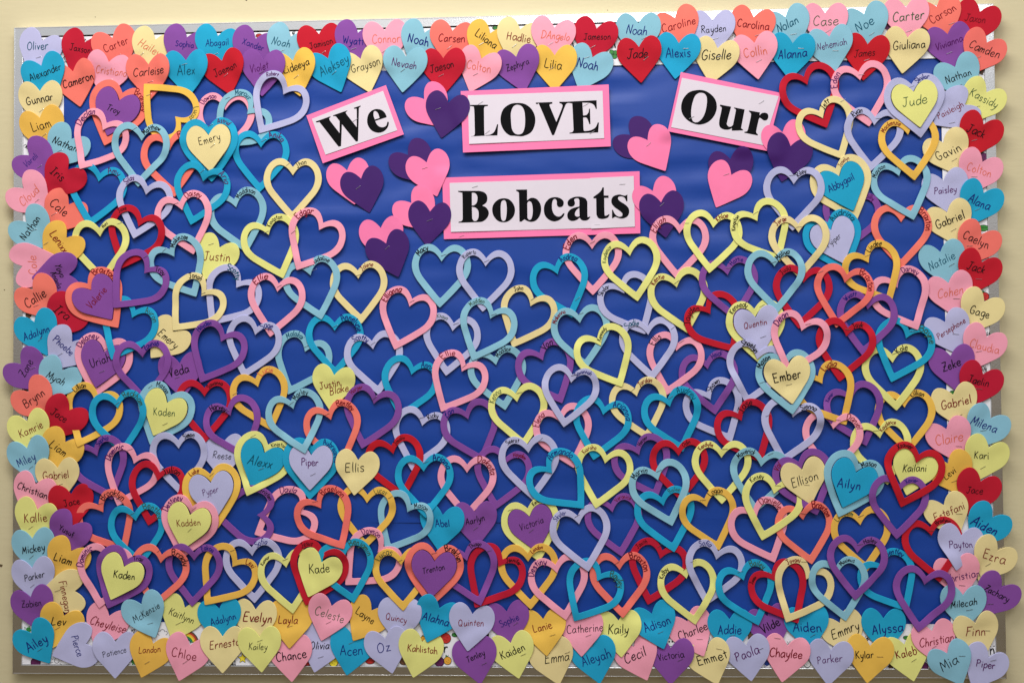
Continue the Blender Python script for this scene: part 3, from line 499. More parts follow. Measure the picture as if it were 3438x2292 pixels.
('S','CY',(-521.2,-488.8),(-512.1,-553.7),[('Adalynn','b',-536.8,-515.9,-488.5,-502.2)],[],[],'turquoise solid heart,seven-letter navy name A to n,along the bottom edge'),
('S','PK',(-730.6,-502.8),(-753.8,-564.8),[('Cheyleise','r',-765.5,-511.4,-697.5,-529.9)],[],[],'pale pink solid heart,nine-letter maroon name C to e,along the bottom edge'),
('S','YE',(-816.3,-502.1),(-841.7,-563.5),[('Lev','k',-839.1,-513.3,-811.9,-514.9)],[(-828.5,-525.2)],[],'gold solid heart,three-letter black name L to v,along the bottom edge'),
('S','CY',(-876.7,-533.8),(-842.4,-589.9),[('Ailey','b',-886.3,-564.6,-846,-542.3)],[(-860.9,-564.5)],[],'turquoise solid heart,five-letter navy name A to y,along the bottom edge'),
('S','LV',(-773.4,-553.9),(-837.2,-575.4),[('Pierce','b',-797,-538.7,-783.9,-576.1)],[],[],'lavender solid heart,six-letter navy name P to e,along the bottom edge'),
('S','LV',(-716.7,-550.3),(-717,-617.4),[('Patience','k',-739.3,-574.2,-695.8,-564.7)],[],[],'lavender solid heart,eight-letter black name P to e,along the bottom edge'),
('S','YE',(-646.3,-553.5),(-667.1,-615.4),[('Landon','r',-671.4,-566.3,-630.6,-563.6)],[(-655.8,-587.4)],[],'gold solid heart,six-letter maroon name L to n,along the bottom edge'),
('S','PK',(-576.1,-556.6),(-595.7,-621.1),[('Chloe','r',-608.1,-568.6,-562.3,-578.6)],[(-583.9,-586.3)],[],'pale pink solid heart,five-letter maroon name C to e,along the bottom edge'),
('S','CR',(-513.6,-539.5),(-513.4,-606.6),[('Ernesto','r',-536.9,-556.5,-480.9,-549.5)],[],[],'cream solid heart,seven-letter maroon name E to o,along the bottom edge'),
('S','LE',(-443.8,-539.3),(-439.7,-604.5),[('Kailey','k',-463.7,-558.7,-428.4,-557.8)],[(-443,-546)],[],'lemon solid heart,six-letter black name K to y,along the bottom edge'),
('X', 'We'),
('X', 'LOVE'),
('X', 'Our'),
('X', 'Bobcats'),
('H','HP',(-276.2,327.1),(-262.2,263.4),[],[],[],'hot pink heart with no name below cream solid one'),
('H','DP',(-249.9,311.2),(-234.5,247.6),[],[(-255.5,294.2)],[],'dark violet heart with no name in the upper centre below cream solid one'),
('H','DP',(-161.2,354.2),(-123.4,299.1),[],[],[],'dark violet heart with no name in the upper centre right of dark violet plain one'),
('H','HP',(-126.3,339.3),(-107.6,275.8),[],[(-129.8,328.8)],[],'hot pink heart with no name in the upper centre right of dark violet plain one'),
('H','HP',(-155.6,264.3),(-115.1,211.4),[],[],[],'hot pink heart with no name left of turquoise open one'),
('H','DP',(-120.6,247.5),(-127,183.5),[],[(-121.9,231)],[],'dark violet heart with no name above pale blue open one'),
('H','HP',(-213.5,218.2),(-204.6,152.4),[],[],[],'hot pink heart with no name right of pale pink open one'),
('H','DP',(-203.4,189),(-181,126.5),[],[(-201.7,180.9)],[],'dark violet heart with no name in the middle centre'),
('H','HP',(-130.2,458.4),(-90.6,404.5),[],[],[],'hot pink heart with no name right of cream solid one'),
('H','DP',(-84.4,449.8),(-98.2,385),[],[(-104.3,439)],[],'dark violet heart with no name left of purple solid one'),
('H','DP',(253.1,383.9),(302.5,340.7),[],[],[],'dark violet heart with no name right of purple solid one'),
('H','HP',(284.5,373.1),(316.4,316.1),[],[(286.4,365.4)],[],'hot pink heart with no name in the upper right below red solid one'),
('H','DP',(435.7,335.6),(446,271),[],[],[],'dark violet heart with no name in the upper right below cream solid one'),
('H','HP',(437,306.1),(408.7,247),[],[(427.8,307.1)],[],'hot pink heart with no name above lemon open one'),
('H','HP',(531.1,382.7),(545.8,319),[],[],[],'hot pink heart with no name below red open one'),
('H','DP',(545.4,357.2),(528.6,292.2),[],[],[],'dark violet heart with no name above lavender open one'),
('H','HP',(293,279),(318.7,218.7),[],[],[],'hot pink heart with no name left of hot pink plain one'),
('H','DP',(307.8,257.6),(315.9,192.5),[],[(309.4,253.3)],[],'dark violet heart with no name left of lemon open one'),
('R','CO',(-704.4,481.6),(-739.5,382.7),[('Branley','r',-681.4,478.7,-662.1,443.5)],[],[],'coral open heart,seven-letter maroon name B to y,below pale pink solid one'),
('I','PU',(-704.4,481.6),(-739.5,382.7),[('Troy','k',-732.5,453.6,-707.9,444.4)],[],[],'purple solid heart,four-letter black name T to y,inside coral open heart'),
('R','PK',(-506.2,461.1),(-510.5,358.3),[('Dawson','p',-555.7,460.4,-519,476.1)],[],[],'pale pink open heart,six-letter violet name D to n,below red solid one'),
('R','YE',(-592.6,423.7),(-661.8,497.2),[('Lucas','g',-561.2,451.9,-575.2,433.1)],[(-651.5,476.3)],[],'gold open heart,five-letter grey name L to s in the upper left'),
('R','PK',(-733.4,423.8),(-782.8,336.9),[('Declan','p',-789.9,424,-753.7,445.1)],[],[],'pale pink open heart,six-letter violet name D to n,below coral open one'),
('R','LB',(-453.6,447),(-527,375.9),[('Marcus','t',-489.3,477.2,-463.2,464.5)],[(-501.5,467.6)],[],'pale blue open heart,six-letter teal name M to s in the upper left'),
('R','CO',(-614.7,387.6),(-604.4,282.8),[('Bethany','r',-598.1,397.7,-565.7,365.9)],[],[],'coral open heart,seven-letter maroon name B to y,below gold open one'),
('R','LB',(-666.5,406),(-674.5,303),[('Matthew','k',-662.1,402.4,-630.5,407)],[(-678.8,412.8)],[],'pale blue open heart,seven-letter black name M to w in the upper left'),
('R','CY',(-438.2,387.7),(-442.5,288.7),[('Anika','p',-423.4,394.4,-393.9,384.3)],[(-433,385.9)],[],'turquoise open heart,five-letter violet name A to a in the upper left'),
('R','LV',(-387.8,484.9),(-441.6,399.7),[('Robert','p',-426.4,510.4,-402.1,505.6)],[],[],'lavender open heart,six-letter violet name R to t in the upper left'),
('R','CY',(-538.3,413),(-533.3,310.1),[('Astrid','p',-524.3,425.7,-494.7,421.7)],[(-534.8,416.4)],[],'turquoise open heart,six-letter violet name A to d in the upper left'),
('I','CR',(-538.3,413),(-533.3,310.1),[('Emery','k',-556,383.1,-513.9,393.5)],[(-528.8,376.5)],[],'cream solid heart,five-letter black name E to y,inside turquoise open heart'),
('R','LB',(-490.7,276.6),(-466.6,175.6),[('Maddison','k',-480.2,278.1,-446.3,290.5)],[],[],'pale blue open heart,eight-letter black name M to n in the upper left'),
('R','CY',(-544.6,324.9),(-573.8,229.6),[('Aria','p',-516.7,325.3,-495.8,306)],[(-549,329.3)],[],'turquoise open heart,four-letter violet name A to a in the upper left'),
('R','CY',(-747.5,329.4),(-768.6,228.6),[('Amy','p',-734.3,331.7,-707.9,327.8)],[(-780.1,329.9)],[(-787.2,323.1,25.5)],'turquoise open heart,three-letter violet name A to y in the upper left'),
('R','LV',(-655.2,302.6),(-682.4,205),[('Silas','p',-700,312.1,-679.7,317.8)],[],[],'lavender open heart,five-letter violet name S to s in the upper left'),
('S','LE',(-518.8,185.8),(-547.5,125.7),[('Justin','r',-548.4,169,-497.9,164.8)],[(-534.4,192.5)],[],'lemon solid heart,six-letter maroon name J to n,below pale pink open one'),
('R','PK',(-593,272.2),(-567.8,173.6),[('Daisey','r',-584.2,281.6,-551.9,282.8)],[(-600,269.7)],[],'pale pink open heart,six-letter maroon name D to y in the upper left'),
('R','RD',(-667.5,242.3),(-707.9,148.7),[('Jase','k',-712.3,256,-695.6,259.2)],[],[],'red open heart,four-letter black name J to e in the upper left'),
('R','CR',(-378.5,334.9),(-380.6,234.4),[('Jhon','k',-372.4,337.4,-351.6,343.1)],[(-386.3,341.1)],[],'cream open heart,four-letter black name J to n in the upper left'),
('R','RD',(571.6,484.2),(611.5,389.9),[],[],[],'red open heart without visible name in the upper right'),
('R','PK',(670.1,490.5),(688.3,390.9),[('Eden','p',626.7,460.3,633.8,489.6)],[(675,485.7)],[],'pale pink open heart,four-letter violet name E to n in the upper right'),
('R','CR',(598,420.4),(640.3,331.8),[('Jett','k',604.6,424.5,616.4,436.1)],[(640.4,438.6)],[],'cream open heart,four-letter black name J to t in the upper right'),
('R','LV',(698.4,407.5),(689.4,308.6),[('Ryan','k',652.3,410.9,675.6,420.5)],[(704.9,404.8)],[],'lavender open heart,four-letter black name R to n in the upper right'),
('R','PU',(659.7,257.7),(639.4,161.8),[('Billy','p',679.5,262.4,698.4,262.1)],[(709,256.1)],[],'purple open heart,five-letter violet name B to y in the upper right'),
('R','CO',(743,229.6),(741.3,129.5),[('Braxton','r',775.8,234.1,788.3,197.2)],[],[],'coral open heart,seven-letter maroon name B to n,below pale blue open one'),
('R','LB',(736.3,313.4),(764.9,217.9),[('Mayson','k',690.8,297.4,715.8,317.1)],[],[],'pale blue open heart,six-letter black name M to n in the upper right'),
('R','YE',(755.6,389.3),(767.8,290.2),[('Mackenzie','r',705.4,381,743.3,390.3)],[],[],'gold open heart,nine-letter maroon name M to e,along the right edge'),
('R','CR',(626.9,314.5),(662.4,218.3),[('Joselyn','r',630.2,320.3,650.2,331.7)],[],[],'cream open heart,seven-letter maroon name J to n in the upper right'),
('I','CY',(626.9,314.5),(662.4,218.3),[('Abbygail','b',612.2,273.6,657.9,298)],[],[],'turquoise solid heart,eight-letter navy name A to l,inside cream open heart'),
('R','LV',(766,466.5),(780.7,368.1),[('Skylar','b',772.7,472.3,797.4,479.3)],[(765.1,462.3)],[],'lavender open heart,six-letter navy name S to r,along the right edge'),
('I','LE',(766,466.5),(780.7,368.1),[('Jude','g',747.3,430,790.9,435.8)],[],[],'lemon solid heart,four-letter grey name J to e,inside lavender open heart'),
('R','LE',(-748.3,225.4),(-743,123.3),[('Mori','k',-744.8,227.9,-732.5,235.5)],[(-707.9,234.3)],[(-792.4,191.4,22.1)],'lemon open heart,four-letter black name M to i in the middle left'),
('R','LB',(-613.2,183.7),(-563.6,94),[('Makinzee','k',-608,188.8,-575.6,204.7)],[(-622.9,182.9)],[],'pale blue open heart,eight-letter black name M to e,above cream open one'),
('S','CR',(-607.3,28.4),(-650.2,-20.1),[('Emery','k',-634.4,27.9,-599.5,0)],[],[],'cream solid heart,five-letter black name E to y in the middle left'),
('R','PK',(-735.1,6.5),(-758.8,-93.1),[('Delaney','p',-789.6,3.6,-750.9,17)],[(-736.9,-2.9)],[],'pale pink open heart,seven-letter violet name D to y in the middle left'),
('I','PU',(-735.1,6.5),(-758.8,-93.1),[('Uriah','k',-764.1,-32.8,-726.3,-19.4)],[(-742.1,-45.1)],[],'purple solid heart,five-letter black name U to h,inside pale pink open heart'),
('R','CY',(-679.8,69.6),(-723.7,-22.9),[('Auron','g',-660.6,69.4,-640.5,46)],[],[],'turquoise open heart,five-letter grey name A to n in the middle left'),
('R','CO',(-771.2,120.8),(-713.2,37.3),[('Braxton','r',-759.8,139.6,-719.3,132.2)],[],[],'coral open heart,seven-letter maroon name B to n in the middle left'),
('I','PU',(-771.2,120.8),(-713.2,37.3),[('Valerie','r',-765.9,75.8,-735.1,110.8)],[],[],'purple solid heart,seven-letter maroon name V to e,inside coral open heart'),
('R','PU',(-651.8,150.3),(-719.3,74.4),[('Troy','k',-640.4,144.1,-625.5,136.2)],[(-657.9,170.2)],[],'purple open heart,four-letter black name T to y in the middle left'),
('R','LV',(-478.1,122.2),(-537.4,40.6),[('Scotty','t',-504.1,148.3,-483.3,124)],[],[],'lavender open heart,six-letter teal name S to y in the middle left'),
('R','CR',(-542.7,105.9),(-607.3,31),[('Jonah','k',-576.6,135.5,-553.1,124.9)],[(-548.8,99.9)],[],'cream open heart,five-letter black name J to h in the middle left'),
('S','PU',(-595.2,-30.9),(-589.4,-97.2),[('Veda','k',-615.3,-51.3,-576.9,-41.3)],[(-599.6,-57.4)],[],'purple solid heart,four-letter black name V to a in the middle left'),
('R','PU',(-665.9,-3.6),(-662.5,-104.9),[('Zaynab','b',-662.4,-3.7,-635.3,0.4)],[],[],'purple open heart,six-letter navy name Z to b in the middle left'),
('R','LE',(-430,223.2),(-397.5,126.3),[('Kingston','k',-426.6,225.7,-399.7,237.3)],[(-428.7,213.7)],[],'lemon open heart,eight-letter black name K to n in the middle left'),
('R','PK',(-321.9,229.2),(-371.5,141.4),[('Edgar','r',-372.8,240.3,-339.9,251.8)],[(-377.2,212.9)],[],'pale pink open heart,five-letter maroon name E to r in the upper left'),
('R','CR',(-256.9,139.1),(-250.6,40.1),[('Jolene','r',-252.6,142.4,-227.7,148.9)],[(-256.1,130.5)],[],'cream open heart,six-letter maroon name J to e in the middle centre'),
('R','LB',(-351.4,2.7),(-389.7,-90.7),[('Malakai','t',-393.6,19.4,-364.3,11.4)],[(-354.8,-1.5)],[],'pale blue open heart,seven-letter teal name M to i in the middle left'),
('R','CY',(-301.2,42.3),(-300,-57.4),[('Annelyse','b',-289.2,49.8,-251.5,23.9)],[(-300.4,35.5)],[],'turquoise open heart,eight-letter navy name A to e in the middle left'),
('R','LB',(-349.9,146.3),(-325.3,48.5),[('Madaline','k',-343.8,151.3,-309.3,159.4)],[(-338.7,141)],[(-368,149.9,20.4),(-388.8,133.1,18.7)],'pale blue open heart,eight-letter black name M to e,above turquoise open one'),
('R','PK',(-406.2,116.2),(-423,17.1),[('Ellie','r',-454.7,120.2,-426.9,128.4)],[(-404.4,111.9)],[],'pale pink open heart,five-letter maroon name E to e in the middle left'),
('R','LV',(-447.1,35.3),(-474.3,-59.3),[('Sage','b',-441.1,36.1,-416,36.7)],[],[],'lavender open heart,four-letter navy name S to e in the middle left'),
('R','PU',(-509.1,22.3),(-555,-67.2),[('Hayden','b',-559.3,32.2,-533,40.5)],[],[],'purple open heart,six-letter navy name H to n in the middle left'),
('R','LV',(-231,7.5),(-218.3,-92.9),[('Scotty','b',-268.8,10.4,-241.3,5.1)],[(-228.5,3.2)],[],'lavender open heart,six-letter navy name S to y in the middle centre'),
('R','LV',(-77.8,39),(-93,-58.3),[('Khaya','g',-108.3,53,-89.6,47.7)],[(-73.5,38.1)],[],'lavender open heart,five-letter grey name K to a in the middle centre'),
('R','PK',(-155.3,84.9),(-188.4,-9.1),[('Ellianna','r',-210.1,81.3,-174.8,101.3)],[(-155.3,80.7)],[],'pale pink open heart,eight-letter maroon name E to a in the middle centre'),
('R','LB',(-99,169.3),(-103.6,68.2),[('Macy','k',-144.2,165.7,-123.7,177.3)],[(-95.6,165.9)],[],'pale blue open heart,four-letter black name M to y in the middle centre'),
('R','LV',(-16.5,158.8),(-23.7,59.6),[('Ruperto','k',-61.5,161.1,-35.1,170.1)],[(-15.7,153.7)],[],'lavender open heart,seven-letter black name R to o in the middle centre'),
('R','PK',(180,188.3),(180.6,88.2),[('Eden','r',130.9,171.5,151.4,196.3)],[(180.8,185.7)],[],'pale pink open heart,four-letter maroon name E to n in the middle centre'),
('R','CY',(111.2,141.8),(142.3,46.8),[('Andrea','b',119.8,151.9,153.5,153.1)],[(151.9,81.3)],[],'turquoise open heart,six-letter navy name A to a in the middle centre'),
('R','CR',(71.3,82.3),(31.2,-7),[('John','k',32.2,102.2,52.5,100.2)],[(70.1,82.3)],[],'cream open heart,four-letter black name J to n in the middle centre'),
('R','LB',(-2.7,-24.4),(16.7,-122.5),[('Maddox','k',1.5,-24.4,28.7,-9.5)],[],[],'pale blue open heart,six-letter black name M to x in the middle centre'),
('R','LB',(-3.7,60.3),(-43.5,-30.8),[('Madden','g',-46.9,71.8,-19.7,77.4)],[(-2.9,54.3)],[],'pale blue open heart,six-letter grey name M to n in the middle centre'),
('R','PU',(81,-17.6),(121.7,-110.6),[('Von','k',87.8,-10,105.6,1.6)],[],[],'purple open heart,three-letter black name V to n in the middle centre'),
('R','LB',(154.2,51.7),(166.6,-47.8),[('Makenna','r',106.8,35.4,130.6,57.1)],[(157.5,54.2)],[],'pale blue open heart,seven-letter maroon name M to a in the middle centre'),
('R','LV',(231.4,104),(275.6,15.1),[('Skylar','k',189.2,88.4,211.2,101.7)],[],[],'lavender open heart,six-letter black name S to r in the middle centre'),
('R','PU',(386.7,-35.5),(402,-133.5),[('Heidi','b',396.7,-29.8,415.1,-22.4)],[],[],'purple open heart,five-letter navy name H to i in the middle right'),
('R','PK',(335.6,-2),(313.4,-97.2),[('Ellis','k',284.6,-1.8,303.2,14.8)],[(342.2,0.9)],[],'pale pink open heart,five-letter black name E to s in the middle right'),
('R','LV',(279.9,28.5),(287.9,-69.9),[('Sadie','t',238.9,28,264.1,33.7)],[(326.7,26.3)],[],'lavender open heart,five-letter teal name S to e in the middle right'),
('R','PK',(341.5,214.9),(335.3,114.7),[('Elijah','r',289.5,203,315.7,224.5)],[],[],'pale pink open heart,six-letter maroon name E to h in the middle right'),
('R','LE',(331.1,115.3),(354,15.9),[('Kentie','r',290,105.7,312.8,117.2)],[(334.4,110.2)],[],'lemon open heart,six-letter maroon name K to e in the middle right'),
('R','RD',(387.1,63.4),(440,-19.3),[('Jayden','k',350.9,31.1,376.2,56)],[],[],'red open heart,six-letter black name J to n in the middle right'),
('R','PU',(425.5,136.8),(440.8,38.5),[('Hattie','b',433.1,140.9,456.4,146.5)],[(430.5,135)],[],'purple open heart,six-letter navy name H to e in the middle right'),
('R','LE',(247.3,174.6),(262.6,75.8),[('Kaydence','g',200.8,147.4,216.2,174.2)],[(267.5,181.9)],[],'lemon open heart,eight-letter grey name K to e in the middle centre'),
('R','LE',(475.1,59),(482.8,-39.7),[('Kennedy','k',431,52,461,63.4)],[(489.2,64.7)],[],'lemon open heart,seven-letter black name K to y in the middle right'),
('R','LV',(550.7,302.4),(546.7,201.7),[('Riley','k',553.2,304.9,573.1,309.6)],[(547.4,303.3)],[],'lavender open heart,five-letter black name R to y in the upper right'),
('R','LE',(404.2,224),(393.8,125.7),[('Khloe','r',408.4,222.3,430.1,229.5)],[(352.4,218.1)],[],'lemon open heart,five-letter maroon name K to e in the middle right'),
('R','LE',(475.9,233.8),(523.5,145.8),[('Kingston','k',438.1,204.1,448.4,230.9)],[(480.1,235.5)],[],'lemon open heart,eight-letter black name K to n in the upper right'),
('R','CY',(610.3,215.4),(642.9,123.3),[('Audrina','t',616.3,219.9,659.1,219.2)],[],[],'turquoise open heart,seven-letter teal name A to a in the middle right'),
('I','LV',(610.3,215.4),(642.9,123.3),[('Pyiper','k',608.1,171.5,631.5,191.2)],[],[],'lavender solid heart,six-letter black name P to r,inside turquoise open heart'),
('R','CR',(556.8,213.3),(559.4,113.2),[('Jorge','r',512.1,214.8,534.6,222)],[(557.5,208.2)],[],'cream open heart,five-letter maroon name J to e in the middle right'),
('R','RD',(566.1,120.7),(555.5,22.2),[('Juda','k',519.9,124.6,541.6,136.1)],[],[],'red open heart,four-letter black name J to a in the middle right'),
('R','LB',(512,151.6),(516.3,51),[('Maliya','k',513.6,149.9,540.3,159.6)],[(510.2,144)],[],'pale blue open heart,six-letter black name M to a in the middle right'),
('S','LV',(477.3,43.1),(488,-22.2),[('Quentin','r',455.5,26.6,497.9,34.5)],[(490.1,7.8)],[],'lavender solid heart,seven-letter maroon name Q to n in the middle right'),
('R','LV',(482.2,-18.8),(458.5,-115),[('Shaelyn','k',449.3,-5.1,480.6,-18.8)],[],[],'lavender open heart,seven-letter black name S to n in the middle right'),
('R','PK',(727.8,108.6),(767.9,17.5),[('Darvey','p',739.6,125.1,775.5,124.6)],[],[],'pale pink open heart,six-letter violet name D to y in the middle right'),
('R','YE',(676.1,154.3),(722.2,67),[('Lindee','k',679.5,161,706.9,178.1)],[(681,154.3)],[],'gold open heart,six-letter black name L to e in the middle right'),
('R','YE',(742.1,-107.9),(748.5,-206.4),[('Lillian','k',753.6,-98.9,779.7,-97.4)],[],[],'gold open heart,seven-letter black name L to n in the middle right'),
('R','LE',(722.2,-26.1),(728.3,-128.2),[('Kole','k',730.5,-22,749.3,-17.2)],[(727.2,-24.5)],[],'lemon open heart,four-letter black name K to e in the middle right'),
('R','CY',(753.2,16.8),(719.7,-76.7),[('Bayne','g',772.8,16.6,796.8,-6.9)],[(758.9,15.1)],[(764,25,15.3)],'turquoise open heart,five-letter grey name B to e in the middle right'),
('R','PU',(681.3,70.8),(669,-28.1),[('Wyatt','b',637.9,76.4,660.2,84.4)],[],[],'purple open heart,five-letter navy name W to t in the middle right'),
('R','CO',(641.8,119.7),(622.2,23.2),[('Braxton','r',665.8,125.2,687.3,85.8)],[(595,125.3)],[],'coral open heart,seven-letter maroon name B to n,below turquoise open one'),
('R','RD',(642.7,22.1),(627.2,-75.1),[('Jayk','k',652.6,22.8,669.9,25.1)],[(642.7,19.6)],[],'red open heart,four-letter black name J to k in the middle right'),
('S','LV',(-513.6,-181.4),(-516.1,-247.4),[('Reese','k',-531.9,-203.5,-496.4,-207)],[],[],'lavender solid heart,five-letter black name R to e in the lower left'),
('R','YE',(-750.9,-90),(-786.8,-185.9),[('Lillian','k',-799.2,-76.7,-772.8,-74.3)],[],[(-800.9,-114.5,28.9)],'gold open heart,seven-letter black name L to n in the middle left'),
('R','RD',(-548.1,-77.8),(-546.6,-179.5),[('Savanna','k',-541.2,-75.3,-510.8,-68.7)],[],[],'red open heart,seven-letter black name S to a in the middle left'),
('R','LB',(-611,-90.2),(-652,-182.7),[('Mason','k',-638.9,-71.1,-616.2,-85)],[(-649.3,-73.6)],[],'pale blue open heart,five-letter black name M to n in the middle left'),
('I','LE',(-611,-90.2),(-652,-182.7),[('Kaden','g',-643.3,-122.5,-601.4,-124.5)],[(-621.5,-144)],[],'lemon solid heart,five-letter grey name K to n,inside pale blue open heart'),
('R','CY',(-714.9,-98.8),(-702.7,-200.9),[('Beckham','g',-702.7,-91.2,-666,-110.3)],[(-713.2,-104.9)],[],'turquoise open heart,seven-letter grey name B to m in the middle left'),
('R','PU',(-758.7,-188.6),(-724.5,-285.5),[('Sophia','b',-751.7,-183.5,-729.8,-170.8)],[],[(-802.6,-203.9,32.3),(-802.5,-239.9,25.5)],'purple open heart,six-letter navy name S to a in the lower left'),
('R','LV',(-598,-174.9),(-593.8,-276.5),[('Simon','k',-588.4,-169,-565,-164.9)],[],[],'lavender open heart,five-letter black name S to n in the lower left'),
('R','PK',(-677.4,-204.5),(-713.7,-296.8),[('Dominic','p',-734.2,-209.3,-700.1,-183.8)],[(-688.7,-191.6)],[],'pale pink open heart,seven-letter violet name D to c,below turquoise open one'),
('R','RD',(-632,-234.6),(-655.3,-333.6),[('Julian','k',-625.9,-235.5,-593.8,-239.8)],[],[],'red open heart,six-letter black name J to n in the lower left'),
('R','YE',(-450.9,-61.5),(-420.1,-158.1),[('Lucie','o',-444,-53.9,-415.4,-45.6)],[(-489.1,-88.5)],[],'gold open heart,five-letter orange name L to e in the middle left'),
('R','PU',(-503,-114.9),(-469.5,-210.6),[('Harvey','k',-536,-118.1,-505.6,-118.3)],[(-504.8,-121.7)],[],'purple open heart,six-letter black name H to y in the middle left'),
('S','LE',(-301.7,-55.9),(-311.5,-119.6),[('Justin','r',-329.3,-77,-290.6,-70.5),('Blake','r',-310.5,-87.3,-275.3,-80)],[],[],'lemon solid heart,six-letter maroon name J to n,below turquoise open one'),
('R','CY',(-153.4,-41.6),(-179.8,-137.2),[('Anniston','b',-140.7,-36.7,-112,-67.4)],[(-175.4,-124.5)],[],'turquoise open heart,eight-letter navy name A to n in the middle centre'),
('R','LV',(-134.4,-136.1),(-158.1,-233.1),[('Ricky','k',-129.3,-135.3,-107.2,-132.9)],[(-137.8,-135.2)],[],'lavender open heart,five-letter black name R to y in the lower centre'),
('R','PU',(-223.9,-94.8),(-251,-192.1),[('Harper','r',-271.9,-86.8,-248.7,-78.5)],[(-225.7,-98.2)],[],'purple open heart,six-letter maroon name H to r in the middle centre'),
('R','CO',(-313.2,-123.9),(-283.7,-219.9),[('Bentley','r',-299.4,-107.8,-265.2,-120)],[(-315.8,-128.1)],[],'coral open heart,seven-letter maroon name B to y in the middle left'),
('R','RD',(-195.5,-187.3),(-173.9,-286.2),[('Josalin','k',-187.8,-184.8,-168.9,-173.1)],[],[],'red open heart,seven-letter black name J to n in the lower centre'),
('R','LE',(-428,-184.4),(-465.9,-278.3),[('Kingston','k',-421.1,-186.1,-393.5,-187.1)],[(-454.7,-167.2)],[],'lemon open heart,eight-letter black name K to n in the lower left'),
('I','CY',(-428,-184.4),(-465.9,-278.3),[('Alexx','t',-463.5,-212.3,-418.6,-222.7)],[(-439.3,-228.6)],[],'turquoise solid heart,five-letter teal name A to x,inside lemon open heart'),
('R','CY',(-344.5,-188.2),(-349.2,-286.6),[('Aubreanna','b',-322.1,-180.7,-294.8,-220.7)],[],[],'turquoise open heart,nine-letter navy name A to a in the lower left'),
('I','LV',(-344.5,-188.2),(-349.2,-286.6),[('Piper','p',-363.5,-217.9,-331.7,-218.8)],[(-341.8,-239.2)],[],'lavender solid heart,five-letter violet name P to r,inside turquoise open heart'),
('R','LB',(-383.7,-103),(-355.7,-200.1),[('Marley','k',-375.9,-99.6,-351.8,-87)],[(-382,-106.4)],[(-329.6,-129.7,17)],'pale blue open heart,six-letter black name M to y in the middle left'),
('S','CR',(-258,-213.6),(-265.5,-278.4),[('Ellis','k',-282,-230.1,-246.1,-228.5)],[],[],'cream solid heart,five-letter black name E to s in the lower centre'),
('R','PK',(-56.3,-37.7),(-102.3,-124.8),[('Ellie','r',-103.8,-24.6,-74.8,-18.1)],[(-58,-40.2)],[],'pale pink open heart,five-letter maroon name E to e in the middle centre'),
('R','PU',(-57,-124.8),(-25.5,-219.4),[('Zan','b',-96.1,-134.6,-78.2,-127.2)],[],[],'purple open heart,three-letter navy name Z to n in the middle centre'),
('R','PU',(16.8,-209.5),(-4.3,-306.2),[('Hayden','r',28.7,-205.3,57.3,-208.8)],[],[],'purple open heart,six-letter maroon name H to n in the lower centre'),
('R','LE',(36.4,-92.5),(51.5,-192),[('Kenna','g',-9.4,-108.2,10.2,-89.8)],[(43.2,-90.6)],[],'lemon open heart,five-letter grey name K to a in the middle centre'),
('R','PK',(116.1,-132.7),(142,-229.4),[('Elena','r',72.1,-154.3,89.2,-129.1)],[],[],'pale pink open heart,five-letter maroon name E to a in the lower centre'),
('R','PK',(-54.9,-222.6),(-56.8,-322.7),[('Dakota','r',-36.5,-212.6,-7.1,-241.3)],[],[],'pale pink open heart,six-letter maroon name D to a in the lower centre'),
('R','CY',(-135.8,-219.7),(-131.4,-320.1),[('Ariana','b',-117.9,-212.2,-88.3,-229.2)],[(-130.7,-217.2)],[],'turquoise open heart,six-letter navy name A to a in the lower centre'),
('R','LV',(57.5,-186.1),(66.7,-288.6),[('Seerat','k',18.7,-182.6,43.3,-176)],[(81.2,-177)],[],'lavender open heart,six-letter black name S to t in the lower centre'),
('R','CR',(255.5,-84.7),(278.7,-179.2),[('Jordan','r',260.2,-78.3,287.9,-70.1)],[(252.4,-86.6)],[],'cream open heart,six-letter maroon name J to n in the middle centre'),
('R','CY',(200.2,-118.1),(178.2,-215.3),[('Arianna','b',214.7,-114,244.4,-143.6)],[],[],'turquoise open heart,seven-letter navy name A to a in the middle centre'),
('R','LV',(386.7,-92.7),(431.1,-183.1),[('Shawn','k',389.3,-89.4,410.2,-74.5)],[],[(372.4,-107.6,11.9),(427.6,-78,15.3)],'lavender open heart,five-letter black name S to n in the middle right'),
('R','CY',(315.1,-103.9),(342.1,-201),[('Audrey','t',331.9,-90.6,363.3,-104.2)],[(320.1,-101.4)],[],'turquoise open heart,six-letter teal name A to y in the middle right'),
('R','LE',(187.4,8.1),(231.8,-81.4),[('Kennedy','k',190,3,206.2,24.7)],[],[],'lemon open heart,seven-letter black name K to y in the middle centre'),
('R','LV',(141.3,-58.5),(124.2,-154.6),[('Savannah','b',144.6,-57.2,179.1,-54.9)],[(143.8,-58.9)],[],'lavender open heart,eight-letter navy name S to h in the middle centre'),
('R','RD',(442.6,-131.5),(485.1,-220.9),[('Jase','k',448.4,-129.9,467.7,-113.3)],[],[],'red open heart,four-letter black name J to e in the middle right'),
('R','PU',(256.5,-192.2),(293.7,-285.9),[('Harper','k',259,-187.2,278.3,-175.6)],[],[],'purple open heart,six-letter black name H to r in the lower centre'),
('R','RD',(333.1,-193.4),(338.5,-291.1),[('Odin','k',339,-189.3,356.5,-183.6)],[],[],'red open heart,four-letter black name O to n in the lower right'),
('R','LE',(411.9,-197.2),(411.4,-296.2),[('Kendylle','r',368,-194.5,397.9,-189.6)],[(417.7,-196.1)],[],'lemon open heart,eight-letter maroon name K to e,below lavender open one'),
('R','PU',(644.1,-97.2),(673.6,-191.9),[('Xavier','b',597.9,-110.9,615.4,-95.3)],[],[],'purple open heart,six-letter navy name X to r in the middle right'),
